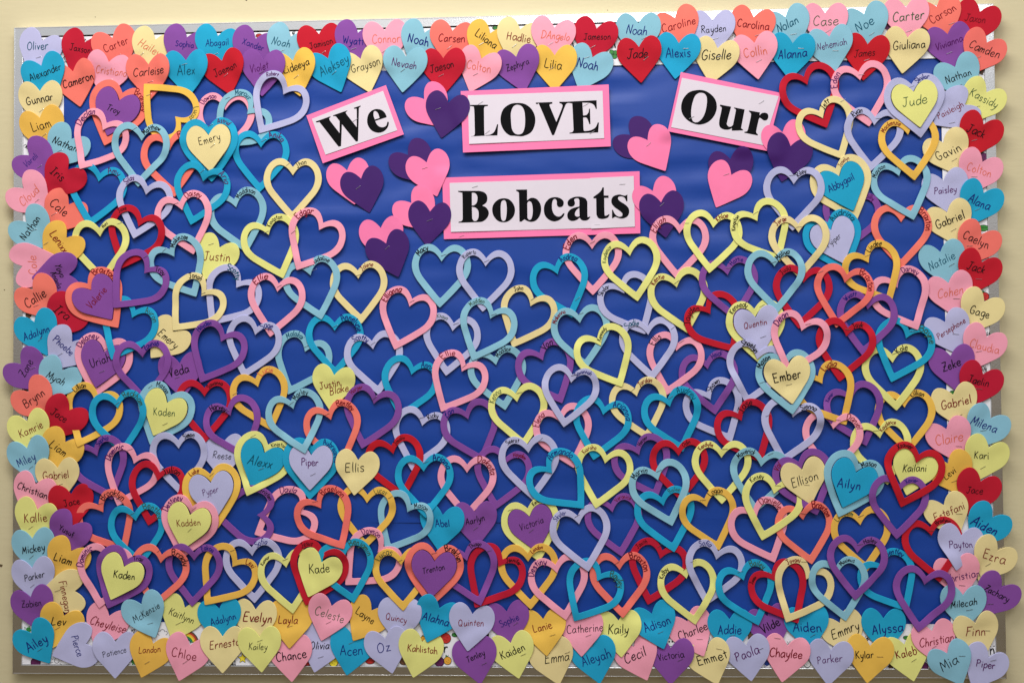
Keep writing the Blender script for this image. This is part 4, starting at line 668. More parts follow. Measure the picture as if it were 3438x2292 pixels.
('R','YE',(588.8,-65.1),(637.4,-153.6),[('Lydia','r',593.9,-52.7,622,-42.1)],[],[],'gold open heart,five-letter maroon name L to a in the middle right'),
('R','LE',(695.4,-163),(710.8,-262.4),[('Kaydence','r',699.5,-163.9,727.5,-150)],[(690.5,-164.2)],[],'lemon open heart,eight-letter maroon name K to e,below gold open one'),
('R','PK',(615.7,-146),(604,-244.6),[('Daniel','r',638.5,-137.8,664.3,-161.2)],[(622,-144.7)],[(594.1,-140.8,10.2)],'pale pink open heart,six-letter maroon name D to l in the lower right'),
('R','LV',(545.9,-123.9),(522.2,-224.3),[('Sienna','k',555.8,-122.3,582.1,-126.6)],[(497.1,-135.2)],[],'lavender open heart,six-letter black name S to a in the middle right'),
('R','LB',(485.2,-213.4),(470.6,-313),[('Maverick','k',438.2,-210.6,472.2,-203.3)],[(500.2,-205.5)],[],'pale blue open heart,eight-letter black name M to k in the lower right'),
('R','LB',(526.6,-35.1),(540.8,-133.8),[('Mason','k',481.8,-46.7,501.1,-30.2)],[(487.2,-75.1)],[],'pale blue open heart,five-letter black name M to n in the middle right'),
('R','PK',(564.8,32.2),(532.8,-62.1),[('Dean','p',511.9,29.4,536.9,47.5)],[(572.1,30.4)],[],'pale pink open heart,four-letter violet name D to n in the middle right'),
('S','CR',(531.4,-49.1),(540.3,-114.7),[('Ember','k',507.1,-70.3,556.7,-60.7)],[(535,-79.7)],[],'cream solid heart,five-letter black name E to r in the middle right'),
('R','PK',(-362.2,-305.4),(-453.5,-350.9),[('Dayla','p',-405,-271.3,-371.5,-271.4)],[],[],'pale pink open heart,five-letter violet name D to a in the lower left'),
('R','PU',(-432.7,-315),(-534.7,-312.4),[('Tristen','k',-442.1,-268.7,-425.7,-286.5)],[],[(-455.9,-272.9,10.2)],'purple open heart,seven-letter black name T to n in the lower left'),
('R','YE',(-537.1,-238.5),(-522.6,-339),[('Luke','r',-582.4,-232.4,-556.3,-231.6)],[(-533.6,-238.6)],[],'gold open heart,four-letter maroon name L to e in the lower left'),
('I','LV',(-537.1,-238.5),(-522.6,-339),[('Pyper','p',-549.3,-274.3,-519.8,-265.9)],[],[],'lavender solid heart,five-letter violet name P to r,inside gold open heart'),
('R','LB',(-159.4,-296.6),(-206,-383.3),[('Mason','k',-153.4,-299.1,-126.3,-304.2)],[],[],'pale blue open heart,five-letter black name M to n in the lower centre'),
('R','YE',(-241.2,-277.8),(-246.9,-378.2),[('Lucas','g',-227.5,-271.9,-202,-275.4)],[(-196.9,-281.3)],[(-266.8,-268.4,18.7)],'gold open heart,five-letter grey name L to s,below cream solid one'),
('R','CO',(-336.3,-289.3),(-284.5,-376.8),[('Braelynn','r',-328.5,-273.3,-280.6,-275.1)],[(-338.9,-289.3)],[],'coral open heart,eight-letter maroon name B to n in the lower left'),
('R','CO',(-749.9,-295),(-698.4,-383.9),[('Brooklyn','k',-743.8,-283.9,-698.3,-284.1)],[(-746.4,-292.5)],[(-777.9,-340.3,20.4)],'coral open heart,eight-letter black name B to n in the lower left'),
('R','CY',(-680,-309.7),(-669.6,-410.3),[('Bentley','g',-664.3,-299.5,-634.7,-321.7)],[(-684.4,-311.1)],[],'turquoise open heart,seven-letter grey name B to y in the lower left'),
('R','PK',(-568.7,-298),(-594,-395.8),[('Destiney','p',-624.3,-304.7,-587.7,-284.4)],[(-565.2,-301.5)],[],'pale pink open heart,eight-letter violet name D to y in the lower left'),
('I','LE',(-568.7,-298),(-594,-395.8),[('Kadden','r',-598.2,-330.3,-552.3,-327)],[(-574,-341.4)],[],'lemon solid heart,six-letter maroon name K to n,inside pale pink open heart'),
('R','LV',(-458.8,-374.8),(-454,-477.8),[('Sofia','b',-451,-369.6,-428.6,-366.2)],[],[],'lavender open heart,five-letter navy name S to a in the lower left'),
('R','YE',(-486.5,-398.4),(-546.6,-480.6),[('Lexi','r',-470.1,-401.8,-453.7,-412)],[(-494.2,-379.7)],[],'gold open heart,four-letter maroon name L to i in the lower left'),
('R','LE',(-396,-396.7),(-381,-496.5),[('Konnor','k',-445.1,-406.9,-424.4,-393.3)],[(-395.2,-396.7)],[],'lemon open heart,six-letter black name K to r in the lower left'),
('R','PU',(-567.1,-383.9),(-571.6,-484.1),[('Zakoa','b',-554.1,-379.7,-528.8,-379.7)],[],[],'purple open heart,five-letter navy name Z to a in the lower left'),
('R','CO',(-628.7,-388.2),(-645.3,-488.5),[('Brady','k',-607,-381.4,-581,-408.6)],[(-633.1,-379.7)],[],'coral open heart,five-letter black name B to y in the lower left'),
('R','PK',(-729.8,-387.3),(-748.1,-487),[('Dominic','p',-788.4,-410.3,-759.5,-376.2)],[],[],'pale pink open heart,seven-letter violet name D to c,below coral open one'),
('R','PU',(-692.3,-395),(-731.5,-487.8),[('Trax','k',-680.1,-398.4,-662.6,-395.8)],[],[],'purple open heart,four-letter black name T to x in the lower left'),
('I','LE',(-692.3,-395),(-731.5,-487.8),[('Kaden','k',-717.6,-423.9,-676.6,-429)],[],[],'lemon solid heart,five-letter black name K to n,inside purple open heart'),
('S','PU',(-41.5,-309.5),(-38.6,-374.6),[('Aarlyn','k',-58.6,-329.6,-23,-321.3)],[(-40.1,-340.2)],[],'purple solid heart,six-letter black name A to n in the lower centre'),
('S','CY',(-100.8,-315.2),(-109.3,-380.8),[('Abel','b',-114.5,-332.9,-87.4,-331.3)],[],[(-132.3,-324.4,22.1)],'turquoise solid heart,four-letter navy name A to l in the lower centre'),
('R','PK',(-211.1,-373.2),(-283.1,-444),[('Dawson','p',-253.6,-344.5,-216.9,-354.6)],[],[],'pale pink open heart,six-letter violet name D to n in the lower centre'),
('R','YE',(-178.9,-391.7),(-175.3,-490.9),[('Lucas','g',-221.5,-398.4,-195.9,-389.2)],[(-180.6,-398.4)],[],'gold open heart,five-letter grey name L to s,below pale blue open one'),
('R','RD',(-323.9,-384.9),(-356.9,-481.1),[('Jesus','k',-366.7,-373.1,-342.7,-368)],[],[],'red open heart,five-letter black name J to s in the lower left'),
('R','CY',(-287.9,-379),(-267.1,-476.8),[('Benjamin','g',-277.6,-366.4,-236.8,-390)],[],[(-298.2,-373.1,11.9)],'turquoise open heart,eight-letter grey name B to n in the lower centre'),
('S','LE',(-327.1,-402.1),(-351.4,-465.2),[('Kade','k',-350.6,-417,-311.2,-413.6)],[],[],'lemon solid heart,four-letter black name K to e in the lower left'),
('R','LE',(56.4,-303.8),(77.4,-401),[('Kennedy','k',64.1,-296.3,92.7,-288)],[(24.4,-306.3)],[],'lemon open heart,seven-letter black name K to y in the lower centre'),
('I','PU',(56.4,-303.8),(77.4,-401),[('Victoria','k',41.8,-339.9,85.6,-324.9)],[(62.8,-344.1)],[],'purple solid heart,eight-letter black name V to a,inside lemon open heart'),
('R','YE',(55.7,-385.2),(60.6,-487.8),[('London','r',61.6,-381.8,84.3,-375.1)],[],[],'gold open heart,six-letter maroon name L to n in the lower centre'),
('R','RD',(9.3,-396.8),(-42.1,-484.8),[('Jennifer','k',16.8,-399.3,43.7,-405.2)],[],[],'red open heart,eight-letter black name J to r in the lower centre'),
('R','PU',(-60.7,-385),(-31.1,-480.5),[('Thiago','k',-54.7,-373.3,-28.4,-364.1)],[(-15.9,-380.9)],[],'purple open heart,six-letter black name T to o in the lower centre'),
('R','CO',(-114.9,-384.2),(-124.1,-484.1),[('Breklyn','k',-97,-376.6,-66.8,-401.8)],[(-116.6,-385)],[],'coral open heart,seven-letter black name B to n in the lower centre'),
('I','PU',(-114.9,-384.2),(-124.1,-484.1),[('Trenton','k',-138,-418.6,-97.3,-410.2)],[],[],'purple solid heart,seven-letter black name T to n,inside coral open heart'),
('R','PK',(106.7,-406.8),(124.9,-506.6),[('Destiny','p',61.2,-426.9,90,-400.2)],[],[],'pale pink open heart,seven-letter violet name D to y in the lower centre'),
('R','PU',(209.3,-296.7),(228.3,-391.8),[('Veronica','r',219.4,-291.7,247.1,-283.4)],[],[],'purple open heart,eight-letter maroon name V to a in the lower centre'),
('R','RD',(302.5,-381.1),(274.7,-479.2),[('Jaxith','k',253.5,-375.2,275.3,-365.2)],[(297.6,-371.9)],[],'red open heart,six-letter black name J to h in the lower right'),
('R','CO',(223.2,-401),(228.7,-502.2),[('Braxton','r',243.3,-391.9,274.6,-418.5)],[(219.8,-402.7)],[],'coral open heart,seven-letter maroon name B to n in the lower centre'),
('R','CY',(190.2,-423.2),(140,-509.1),[('Bayley','g',206.2,-423.5,229.3,-448.5)],[],[],'turquoise open heart,six-letter grey name B to y in the lower centre'),
('R','LV',(148,-317.5),(166.7,-418.5),[('Skyler','b',105.8,-324.9,126.9,-313.2)],[(147,-317.5)],[],'lavender open heart,six-letter navy name S to r in the lower centre'),
('R','LE',(202.6,-207),(181.1,-303.3),[('Kiaraha','r',155.8,-198.4,186,-189.3)],[],[],'lemon open heart,seven-letter maroon name K to a in the lower centre'),
('R','CY',(91.6,-227.5),(159.7,-303.3),[('Armando','b',93.5,-213.2,138.8,-211.7)],[(147.1,-228.5)],[],'turquoise open heart,seven-letter navy name A to o in the lower centre'),
('R','CY',(302,-284.4),(323.7,-383.6),[('Bailee','g',314.6,-273.6,335.5,-267)],[],[],'turquoise open heart,six-letter grey name B to e in the lower right'),
('R','LB',(291.2,-237.6),(320.8,-335.9),[('Marvin','k',250.8,-249.2,277.6,-235.1)],[(297.6,-235.2)],[],'pale blue open heart,six-letter black name M to n in the lower right'),
('R','YE',(379.8,-287.2),(405.5,-380.3),[('Logan','k',390.9,-281.4,413.3,-274.8)],[(376.7,-288.8)],[],'gold open heart,five-letter black name L to n in the lower right'),
('R','LE',(342.7,-416.8),(360.5,-514.8),[('Kolby','k',292.8,-429.3,311.2,-413.5)],[(343.6,-413.5)],[],'lemon open heart,five-letter black name K to y in the lower right'),
('R','LV',(403.6,-382.8),(379.2,-479.8),[('Sofia','b',369,-368.6,394.7,-369.5)],[(357.9,-399.4)],[(377.7,-464.9,15.3)],'lavender open heart,five-letter navy name S to a in the lower right'),
('R','PU',(551,-220.3),(582.4,-316.7),[('Val','r',508.9,-233.6,519.7,-224.5)],[],[],'purple open heart,three-letter maroon name V to l in the lower right'),
('R','PK',(467.4,-309),(505.6,-402.7),[('Danielle','r',475.9,-292.4,513.5,-307.5)],[],[],'pale pink open heart,eight-letter maroon name D to e in the lower right'),
('R','CO',(555.1,-311),(572.3,-405.9),[('Braxton','r',572,-297.7,609.4,-317.6)],[(557.8,-313.4)],[],'coral open heart,seven-letter maroon name B to n in the lower right'),
('R','LE',(509.2,-262.8),(483.2,-362.6),[('Kinsey','k',464,-255.7,488,-248.3)],[(512.5,-262.7)],[],'lemon open heart,six-letter black name K to y in the lower right'),
('S','CR',(556.6,-234.5),(572,-297.7),[('Ellison','k',537.3,-261.8,585.2,-245.4)],[(564.4,-261.9)],[(577.8,-294.4,11.9)],'cream solid heart,seven-letter black name E to n in the lower right'),
('R','CY',(444.4,-420.6),(474.3,-515.6),[('Bailey','g',457.8,-401.9,489,-410.1)],[(442.7,-419.3)],[],'turquoise open heart,six-letter grey name B to y in the lower right'),
('R','RD',(499.5,-423.4),(544.7,-511.3),[('Jaxen','k',454.8,-441.6,469.8,-426.7)],[(497.1,-419.2)],[],'red open heart,five-letter black name J to n in the lower right'),
('R','CR',(568.5,-419.2),(522.9,-508.9),[('Jovani','r',526.2,-399.4,553.2,-399.4)],[(558.1,-401)],[],'cream open heart,six-letter maroon name J to i in the lower right'),
('R','YE',(658.5,-320.2),(670.7,-419.2),[('Linaylem','g',615.8,-325.9,646.2,-319.3)],[(661.7,-318.6)],[],'gold open heart,eight-letter grey name L to m in the lower right'),
('R','CY',(694.6,-405.2),(742.7,-490.3),[('Bentley','b',696.6,-383.8,738,-387.1)],[],[(742,-393.7,15.3)],'turquoise open heart,seven-letter navy name B to y in the lower right'),
('R','LB',(615.3,-411),(630.9,-507.8),[('Maximus','k',619.5,-405.2,652.3,-393.6)],[],[],'pale blue open heart,seven-letter black name M to s in the lower right'),
('R','PU',(655.2,-370.5),(647.5,-469.8),[('Hailey','k',665.1,-364,688.8,-362.3)],[(659.3,-370.2)],[],'purple open heart,six-letter black name H to y in the lower right'),
('R','LB',(658.4,-224.9),(620.8,-320.1),[('Mason','k',661.6,-226.8,690.2,-229.4)],[],[],'pale blue open heart,five-letter black name M to n in the lower right'),
('I','CY',(658.4,-224.9),(620.8,-320.1),[('Ailyn','b',618.5,-258.9,661,-265.7)],[],[],'turquoise solid heart,five-letter navy name A to n,inside pale blue open heart'),
('S','LE',(762.1,-220),(743.9,-281.6),[('Kailani','k',736.6,-234.5,779.7,-233.9)],[],[],'lemon solid heart,seven-letter black name K to i in the lower right'),
('R','PU',(730.4,-261.8),(724.3,-360.4),[('Xavier','b',741.9,-257.7,764.7,-255.3)],[],[],'purple open heart,six-letter navy name X to r in the lower right'),
('R','RD',(765.6,-208.1),(733.8,-303),[('Xzavier','k',725.9,-192.3,756.9,-193.3)],[],[],'red open heart,seven-letter black name X to r in the lower right'),
('R','PU',(774.7,-427.4),(758.8,-526.3),[],[],[],'purple open heart without visible name along the right edge'),
('S','LB',(-667.9,-480.6),(-641,-541.6),[('McKenzie','k',-681.9,-511.2,-632.3,-480.5)],[(-650.6,-515.3)],[],'pale blue solid heart,eight-letter black name M to e,along the bottom edge'),
('S','PK',(-309.3,-483.3),(-327.9,-546.1),[('Celeste','g',-339,-491.8,-285.2,-508.5)],[(-314.3,-512.8)],[],'pale pink solid heart,seven-letter grey name C to e,along the bottom edge'),
('S','CY',(-108,-486.3),(-131.3,-548.3),[('Alahna','b',-138.6,-501.4,-90.5,-514.7)],[],[(-77.7,-501.3,18.7),(-162.4,-501.5,18.7)],'turquoise solid heart,six-letter navy name A to a,below coral open one')]
SIGNS = {'We': {'mat': [(-352.1,431.2),(-201.6,485.4),(-168.3,392.3),(-321.4,340.7)],'paper': [[(-341.7,424.6),(-206.8,474.6),(-180.6,399.9),(-316.1,356.5)]],'st': [(-259.7,420.7)],'g': [{'ch': 'W','o': [[(-334.2,419.4,1),(-306.4,428.7,1),(-306,427.2,1),(-308.5,425.1,0),(-307.8,421.2,1),(-289.2,396.8,1),(-289.1,419.3,1),(-294.1,425.9,0),(-297,428.7,0),(-301.3,428.9,1),(-301.3,430.5,1),(-274.6,439.1,1),(-274.4,437.8,1),(-277.2,436,0),(-276.5,432.7,1),(-256.8,407.2,1),(-256.7,439.5,0),(-257.7,441.7,0),(-261.7,442.1,1),(-262,443.7,1),(-249.4,447.8,1),(-249.1,446.1,1),(-252,444,0),(-252.5,441.5,1),(-254.5,381.4,1),(-255.2,380.7,0),(-258.4,380.4,0),(-259.5,381.5,1),(-284.8,413.5,1),(-286.5,371.3,1),(-287.2,370.4,0),(-290.1,370.2,0),(-291.5,371.4,1),(-325.2,415.8,0),(-328,418,0),(-333.4,417.7,1)]],'i': []},{'ch': 'e','o': [[(-200.4,426.2,1),(-200.8,424.7,1),(-222,418.2,1),(-218.1,410.8,0),(-213.1,407.1,0),(-208.1,406.1,0),(-203.8,407.3,0),(-200.9,409.7,0),(-199,416.1,1),(-196.5,416.1,1),(-196.6,411.8,0),(-198.8,405.4,0),(-203.8,399.8,0),(-210.3,396.7,0),(-217.4,396.1,0),(-226,398.8,0),(-232.4,404.6,0),(-236.4,412.6,0),(-237,421.9,0),(-234.8,430.4,0),(-230.1,436.4,0),(-223.6,439.9,0),(-216.5,440.4,0),(-209.3,438.2,0),(-203.6,433,0)]],'i': [[(-222.7,420.9,1),(-213.7,423.6,1),(-215.8,430.8,0),(-218.6,435.1,0),(-222.2,437,0),(-224.7,434.9,0),(-225,428.8,0)]]}]},'LOVE': {'mat': [(-61.3,471.0),(213.8,477.6),(216.4,362.5),(-57.8,356.1)],'paper': [[(-48.1,462.7),(202.4,465.9),(204.3,377.5),(-46.2,371.5)]],'st': [(-24.3,448.0),(170.9,440.5),(-12,393.0),(182.1,388.9)],'g': [{'ch': 'L','o': [[(-43.7,444.6,1),(-10.6,444.3,1),(-10.7,442,1),(-16.3,441.2,0),(-18,437.5,1),(-17.6,390.8,0),(-14.8,387.4,1),(-6.5,388.7,0),(1,394.1,0),(6.4,407.5,1),(8.2,407.5,1),(6.5,384.7,1),(-42.8,384.2,1),(-42.8,386,1),(-37.2,387,0),(-35.3,391.1,1),(-36.3,436,0),(-38.7,441.7,0),(-43.7,442.2,1)]],'i': []},{'ch': 'O','o': [[(45.2,446.5,0),(59.1,443.8,0),(71.1,433.8,0),(77.1,418.8,0),(75.9,403.9,0),(68.9,391,0),(55.8,384.7,0),(44.7,384,0),(30.7,385.7,0),(19.7,394.7,0),(13.3,408.9,0),(13.4,423.8,0),(19.1,436.8,0),(31.3,444.9,0)]],'i': [[(44.3,443.2,0),(36.8,440.1,0),(32.2,429,0),(32.1,414.1,0),(33.6,399.1,0),(38.2,390.6,0),(45.3,387.7,0),(53.1,390.3,0),(57.3,400.5,0),(58.5,415.4,0),(57.2,430.4,0),(52.6,439.8,0)]]},{'ch': 'V','o': [[(78.7,446.4,1),(109.3,446.9,1),(109.2,443.9,1),(104.6,442.8,0),(104,440.2,1),(116.3,409.6,1),(127.3,436.4,0),(126.8,442.4,0),(122.2,444.9,1),(122.2,447,1),(140.8,446.9,1),(140.7,445.1,1),(135.2,443.3,0),(132.3,438.2,1),(112,385.5,1),(108.3,385,1),(85.5,441,0),(82.3,443.3,0),(78.6,444.1,1)]],'i': []},{'ch': 'E','o': [[(138.9,447,1),(191.1,448.5,1),(191.3,432.3,1),(189.6,432.3,1),(186,439.9,0),(178.6,443.7,0),(164.8,444.6,1),(166,420.7,1),(171.9,421.5,0),(175.7,426.1,0),(177.2,433.1,1),(178.7,433.1,1),(179.3,404.3,1),(177.3,404.3,1),(174.6,412.2,0),(171.9,416.5,0),(166,417,1),(166.5,394.7,0),(168.9,391.6,1),(179,392.9,0),(188.3,397.9,0),(193,407.2,1),(195,407.1,1),(193.4,388.5,1),(140.5,387.5,1),(140.5,389.2,1),(145.7,390.2,0),(148,394.1,1),(146.2,439.7,0),(144.4,443.5,0),(138.9,444.7,1)]],'i': []}]},'Our': {'mat': [(346.8,497.6),(530.1,454.7),(501.6,348.7),(321.1,388.4)],'paper': [[(348.6,486.6),(524.7,448.9),(495.1,359.2),(327.6,395.4)]],'st': [(492.9,438.6),(365,412.5)],'g': [{'ch': 'O','o': [[(378.5,463.5,0),(391.9,461.1,0),(403.8,452.4,0),(410.4,441.4,0),(411.3,427.8,0),(406,414.3,0),(395.1,403.7,0),(380.3,399.2,0),(367,402.2,0),(355,410.6,0),(347.7,422.3,0),(346.6,435.9,0),(351.4,449.4,0),(362.3,460.1,0)]],'i': [[(383.1,458.3,0),(389.8,456.1,0),(393.7,448.5,0),(393.1,434.9,0),(390,421.4,0),(384.5,410.7,0),(376.4,404.1,0),(369,404.9,0),(365.1,412.4,0),(364.6,424.7,0),(366.8,438.2,0),(371.6,451.7,0),(377.1,457,0)]]},{'ch': 'u','o': [[(417.9,435.5,1),(437.7,431.3,1),(429.9,403,0),(430.1,397.6,0),(433.2,394.5,0),(437.2,394.7,0),(440.6,397.4,1),(446,423,0),(445.6,426.4,0),(443,428.2,1),(443,429.9,1),(462.3,425.7,1),(455.9,394.3,0),(455.8,391,0),(458.5,388.9,1),(459.1,387.2,1),(438.4,387,1),(438.5,391.7,1),(432.4,389.1,0),(424.4,389.5,0),(417.8,393.1,0),(415.4,399.2,0),(415.9,407.3,1),(420.2,426.2,0),(420.3,430.3,0),(417.2,433.1,1)]],'i': []},{'ch': 'r','o': [[(470.3,423.6,1),(490,419.7,1),(488.9,414,1),(493.6,418.2,0),(499.6,418.9,0),(504.2,416.4,0),(505.2,411,0),(502.7,405.9,0),(497.4,404.6,0),(492.8,407.8,0),(489.5,409.9,0),(487.4,405.9,1),(483.1,387,0),(483.1,382.3,0),(485.7,379.1,1),(485.7,377.2,1),(461.1,382.7,1),(461.5,384.5,1),(465.8,385.3,0),(467.8,388.7,1),(473.5,413,0),(472.9,419.1,0),(470,421.7,1)]],'i': []}]},'Bobcats': {'mat': [(-97.1,310.3),(269,315.8),(269,200.8),(-94.8,195.4)],'paper': [[(-83.5,300.1),(177.9,303.8),(180.2,211.7),(-81.6,208.5)],[(177.5,304.7),(258,307.0),(259.1,213.2),(178.5,210.6)]],'st': [(-36.1,292.2),(189.6,217.7),(236.9,292.1),(-61.7,200.6)],'g': [{'ch': 'B','o': [[(-67.7,285,1),(-28.9,284.3,1),(-20.3,282.1,0),(-14.7,277,0),(-13.2,269.5,0),(-15.5,262.1,0),(-23,256.7,1),(-16.2,253.5,0),(-11.3,246.5,0),(-11.3,239.1,0),(-15.7,231.7,0),(-23.2,226.9,0),(-30.7,226,1),(-67.3,225.4,1),(-67.3,227.2,1),(-61.7,228.5,0),(-59.5,232.4,1),(-59.7,277.1,0),(-61.9,281.5,0),(-67.7,283.3,1)]],'i': [[(-42,281.2,1),(-36.4,280.5,0),(-32.5,276.1,0),(-31.6,269.2,0),(-33.5,261.8,0),(-37.9,257.9,0),(-42.2,257.2,1)],[(-42.2,254.7,1),(-35.4,253.1,0),(-30.5,247.5,0),(-29.6,239.4,0),(-31.2,232,0),(-35,228.3,0),(-39.3,229,0),(-41.8,233.4,1)]]},{'ch': 'o','o': [[(16.8,269.7,0),(26.7,267.7,0),(34.7,259.5,0),(38,248.2,0),(35.1,235.9,0),(26.3,227.4,0),(16.4,225,0),(6.5,227.7,0),(-1.4,236.5,0),(-4.4,247.7,0),(-1.9,258.8,0),(6.9,267.4,0)]],'i': [[(16.8,266.2,0),(13,263.5,0),(11.5,254.9,0),(11.4,243.7,0),(12.2,232.5,0),(14.6,228.2,0),(17.1,227.5,0),(20.2,229.9,0),(22.1,238.6,0),(22.8,249.7,0),(21.9,260.9,0),(19.9,265.3,0)]]},{'ch': 'b','o': [[(40.5,285.4,1),(60.9,285.3,1),(60.7,265.2,1),(66.3,269.1,0),(72.5,269.6,0),(79.8,266.2,0),(85.3,257.4,0),(86.5,247.5,0),(83.9,236.4,0),(77,227.8,0),(68.3,225.1,0),(61,226.8,0),(55.4,230,1),(49.8,225.8,1),(46.1,225.8,1),(45.6,275.4,0),(44.8,280.4,0),(40.5,283.3,1)]],'i': [[(60.9,260.3,1),(63.1,263,0),(66.2,263.3,0),(69.3,259.5,0),(71,249,0),(70.3,237.8,0),(67.8,230.4,0),(64.1,229,0),(61,232.4,1)]]},{'ch': 'c','o': [[(130,240.1,1),(127.3,233.8,0),(119.6,227.5,0),(109.4,225.3,0),(99.3,229.7,0),(93,238.1,0),(91.6,249.7,0),(94.5,259.9,0),(102.2,268,0),(112.4,270.4,0),(121.3,268.4,0),(127.6,263.2,0),(128.2,256.7,0),(125,252.3,0),(119.3,251.8,0),(115.9,255.7,0),(115.5,263.3,0),(112.4,267,0),(108.6,264.7,0),(106.7,257.1,0),(107.1,246.9,0),(110.2,239.1,0),(115.9,234.6,0),(122.3,234.9,0),(127.4,240.1,1)]],'i': []},{'ch': 'a','o': [[(135.8,256.6,0),(135.9,261.7,0),(140.4,266.8,0),(149.3,270.2,0),(159.5,270.3,0),(168.4,267,0),(172.1,261.1,1),(172.1,235.6,0),(173.1,232.4,0),(177.2,233.6,1),(176.9,231.4,1),(173,227.3,0),(167.9,225.8,0),(161.6,226.8,0),(157.5,231.4,1),(151.4,227,0),(142.5,225.6,0),(136.2,229.8,0),(134.8,237.5,0),(137.6,243.8,0),(144,248.8,0),(157.2,252.4,1),(157.3,263.9,0),(155,267.2,0),(150.6,267.3,0),(147.8,264.7,0),(149.2,259.6,0),(147.9,254.5,0),(142.8,252,0),(137.7,253.4,0)]],'i': [[(157.1,249.9,1),(151.6,245.5,0),(149,239.8,0),(149.6,235.3,0),(153.4,233.3,0),(157.5,234.3,1)]]},{'ch': 't','o': [[(200.3,286.9,1),(202.9,286.8,1),(202.7,271.8,1),(211.3,271.6,1),(211.3,267.3,1),(203.3,267.4,1),(203.6,237.7,0),(205.5,234.4,0),(209.3,235.7,0),(211.8,237.3,1),(212.8,236.2,1),(209.2,230.6,0),(199.7,228.2,0),(192.1,230.2,0),(188.6,236.6,1),(188.4,266.6,1),(183.4,267,1),(183.4,269.6,1),(192.6,276.1,0),(197.7,281.2,0)]],'i': []},{'ch': 's','o': [[(246,273,1),(245.9,260.2,1),(244.1,260.2,1),(240.7,267,0),(234.4,269.7,0),(229.3,268.5,0),(229,264.7,0),(233,260.2,0),(241.8,254.3,0),(248,247.2,0),(248.6,238.2,0),(244.1,231.3,0),(235.2,228.6,0),(227.6,230.3,0),(223.2,232,0),(218.7,229.5,1),(217.2,229.5,1),(217.4,245.1,1),(218.9,245.1,1),(222.6,237.4,0),(228.9,232.4,0),(235.2,233.1,0),(236.3,237.8,0),(231.5,243,0),(222.7,249.5,0),(217.1,256.6,0),(216.6,264.3,0),(221.1,270.6,0),(230.6,273.2,0),(236.9,271.8,0),(242,270.9,0)]],'i': []}]}}
DOODLES = [('scribble', -884.7, -527.9, '45', 'green'), ('beet', -870.6, -589.4, '55', 'plum'), ('sun', -830.2, -585.8, '60', 'black'), ('rainbow', -573.8, -538.9, '110', 'x'), ('cloud', -629.4, -534.0, '40', 'black'), ('scribble', -686.8, -534.2, '40', 'black'), ('scribble', -683.4, -586.8, '45', 'green'), ('dots', -893.4, -589.5, '40', 'black'), ('star', -476.9, -580.0, '55', 'yellow'), ('fruit', -354.8, -585.4, '45', 'red'), ('fruit', -306.0, -586.0, '50', 'yellow'), ('leaf', -237.7, -584.1, '50', 'red'), ('fruit', -175.5, -583.0, '45', 'brown'), ('scribble', -535.6, -589.6, '50', 'black'), ('scribble', -494.1, -587.7, '45', 'black'), ('fruit', -97.0, -542.1, '55', 'red'), ('fruit', -93.9, -582.6, '42', 'orange'), ('beet', -109.1, -584.4, '52', 'plum'), ('leaf', -80.0, -535.7, '35', 'green'), ('r', -96.3, -562.5, '50', 'black'), ('dots', -2.7, -588.9, '35', 'black'), ('scribble', 58.8, -583.6, '40', 'blue'), ('fruit', -139.4, -542.6, '25', 'orange'), ('skull', 315.8, -547.7, '45', 'white'), ('scribble', 488.8, -584.2, '50', 'blue'), ('star', 459.9, -535.6, '45', 'brown'), ('fruit', 561.1, -585.6, '35', 'white'), ('scribble', 382.1, -544.1, '60', 'black'), ('dots', 247.6, -549.6, '30', 'black'), ('leaf', 739.0, -538.0, '30', 'green'), ('n', 890.8, -562.0, '50', 'black'), ('dots', 891.8, -550.6, '25', 'black'), ('scribble', 670.5, -541.5, '50', 'black'), ('fruit', 768.9, -588.8, '45', 'plum'), ('scribble', 642.0, -589.3, '40', 'black'), ('scribble', 710.4, -589.0, '40', 'brown'), ('clover', 222.9, 534.7, '50', 'green'), ('dots', 443.6, 561.0, '35', 'black'), ('n', 224.0, 550.9, '45', 'black'), ('leaf', -442.0, 584.7, '35', 'red'), ('scribble', -374.0, 589.1, '40', 'black'), ('scribble', -813.9, 548.8, '50', 'black'), ('dots', -856.6, 589.3, '30', 'black'), ('dots', -772.2, 582.9, '30', 'black'), ('r', -688.2, 554.7, '40', 'black'), ('dots', 3.9, 585.2, '30', 'black'), ('leaf', 4.0, 588.7, '30', 'green'), ('n', 146.7, 554.4, '40', 'black'), ('scribble', 723.7, 573.0, '50', 'plum'), ('dots', 894.4, 476.4, '60', 'black'), ('scribble', 891.4, 486.6, '45', 'brown'), ('beet', 891.6, 329.7, '50', 'plum'), ('leaf', 889.2, 201.2, '55', 'green'), ('fruit', 889.3, 76.9, '45', 'red'), ('scribble', 892.0, 7.2, '40', 'black'), ('scribble', 884.3, -55.8, '45', 'black'), ('dots', 889.8, -193.3, '25', 'black'), ('leaf', 829.9, -96.2, '30', 'green'), ('scribble', -885.9, 63.5, '60', 'brown'), ('scribble', -890.9, -76.9, '40', 'brown'), ('scribble', -887.3, -131.3, '30', 'black'), ('scribble', -891.0, 384.9, '35', 'black')]

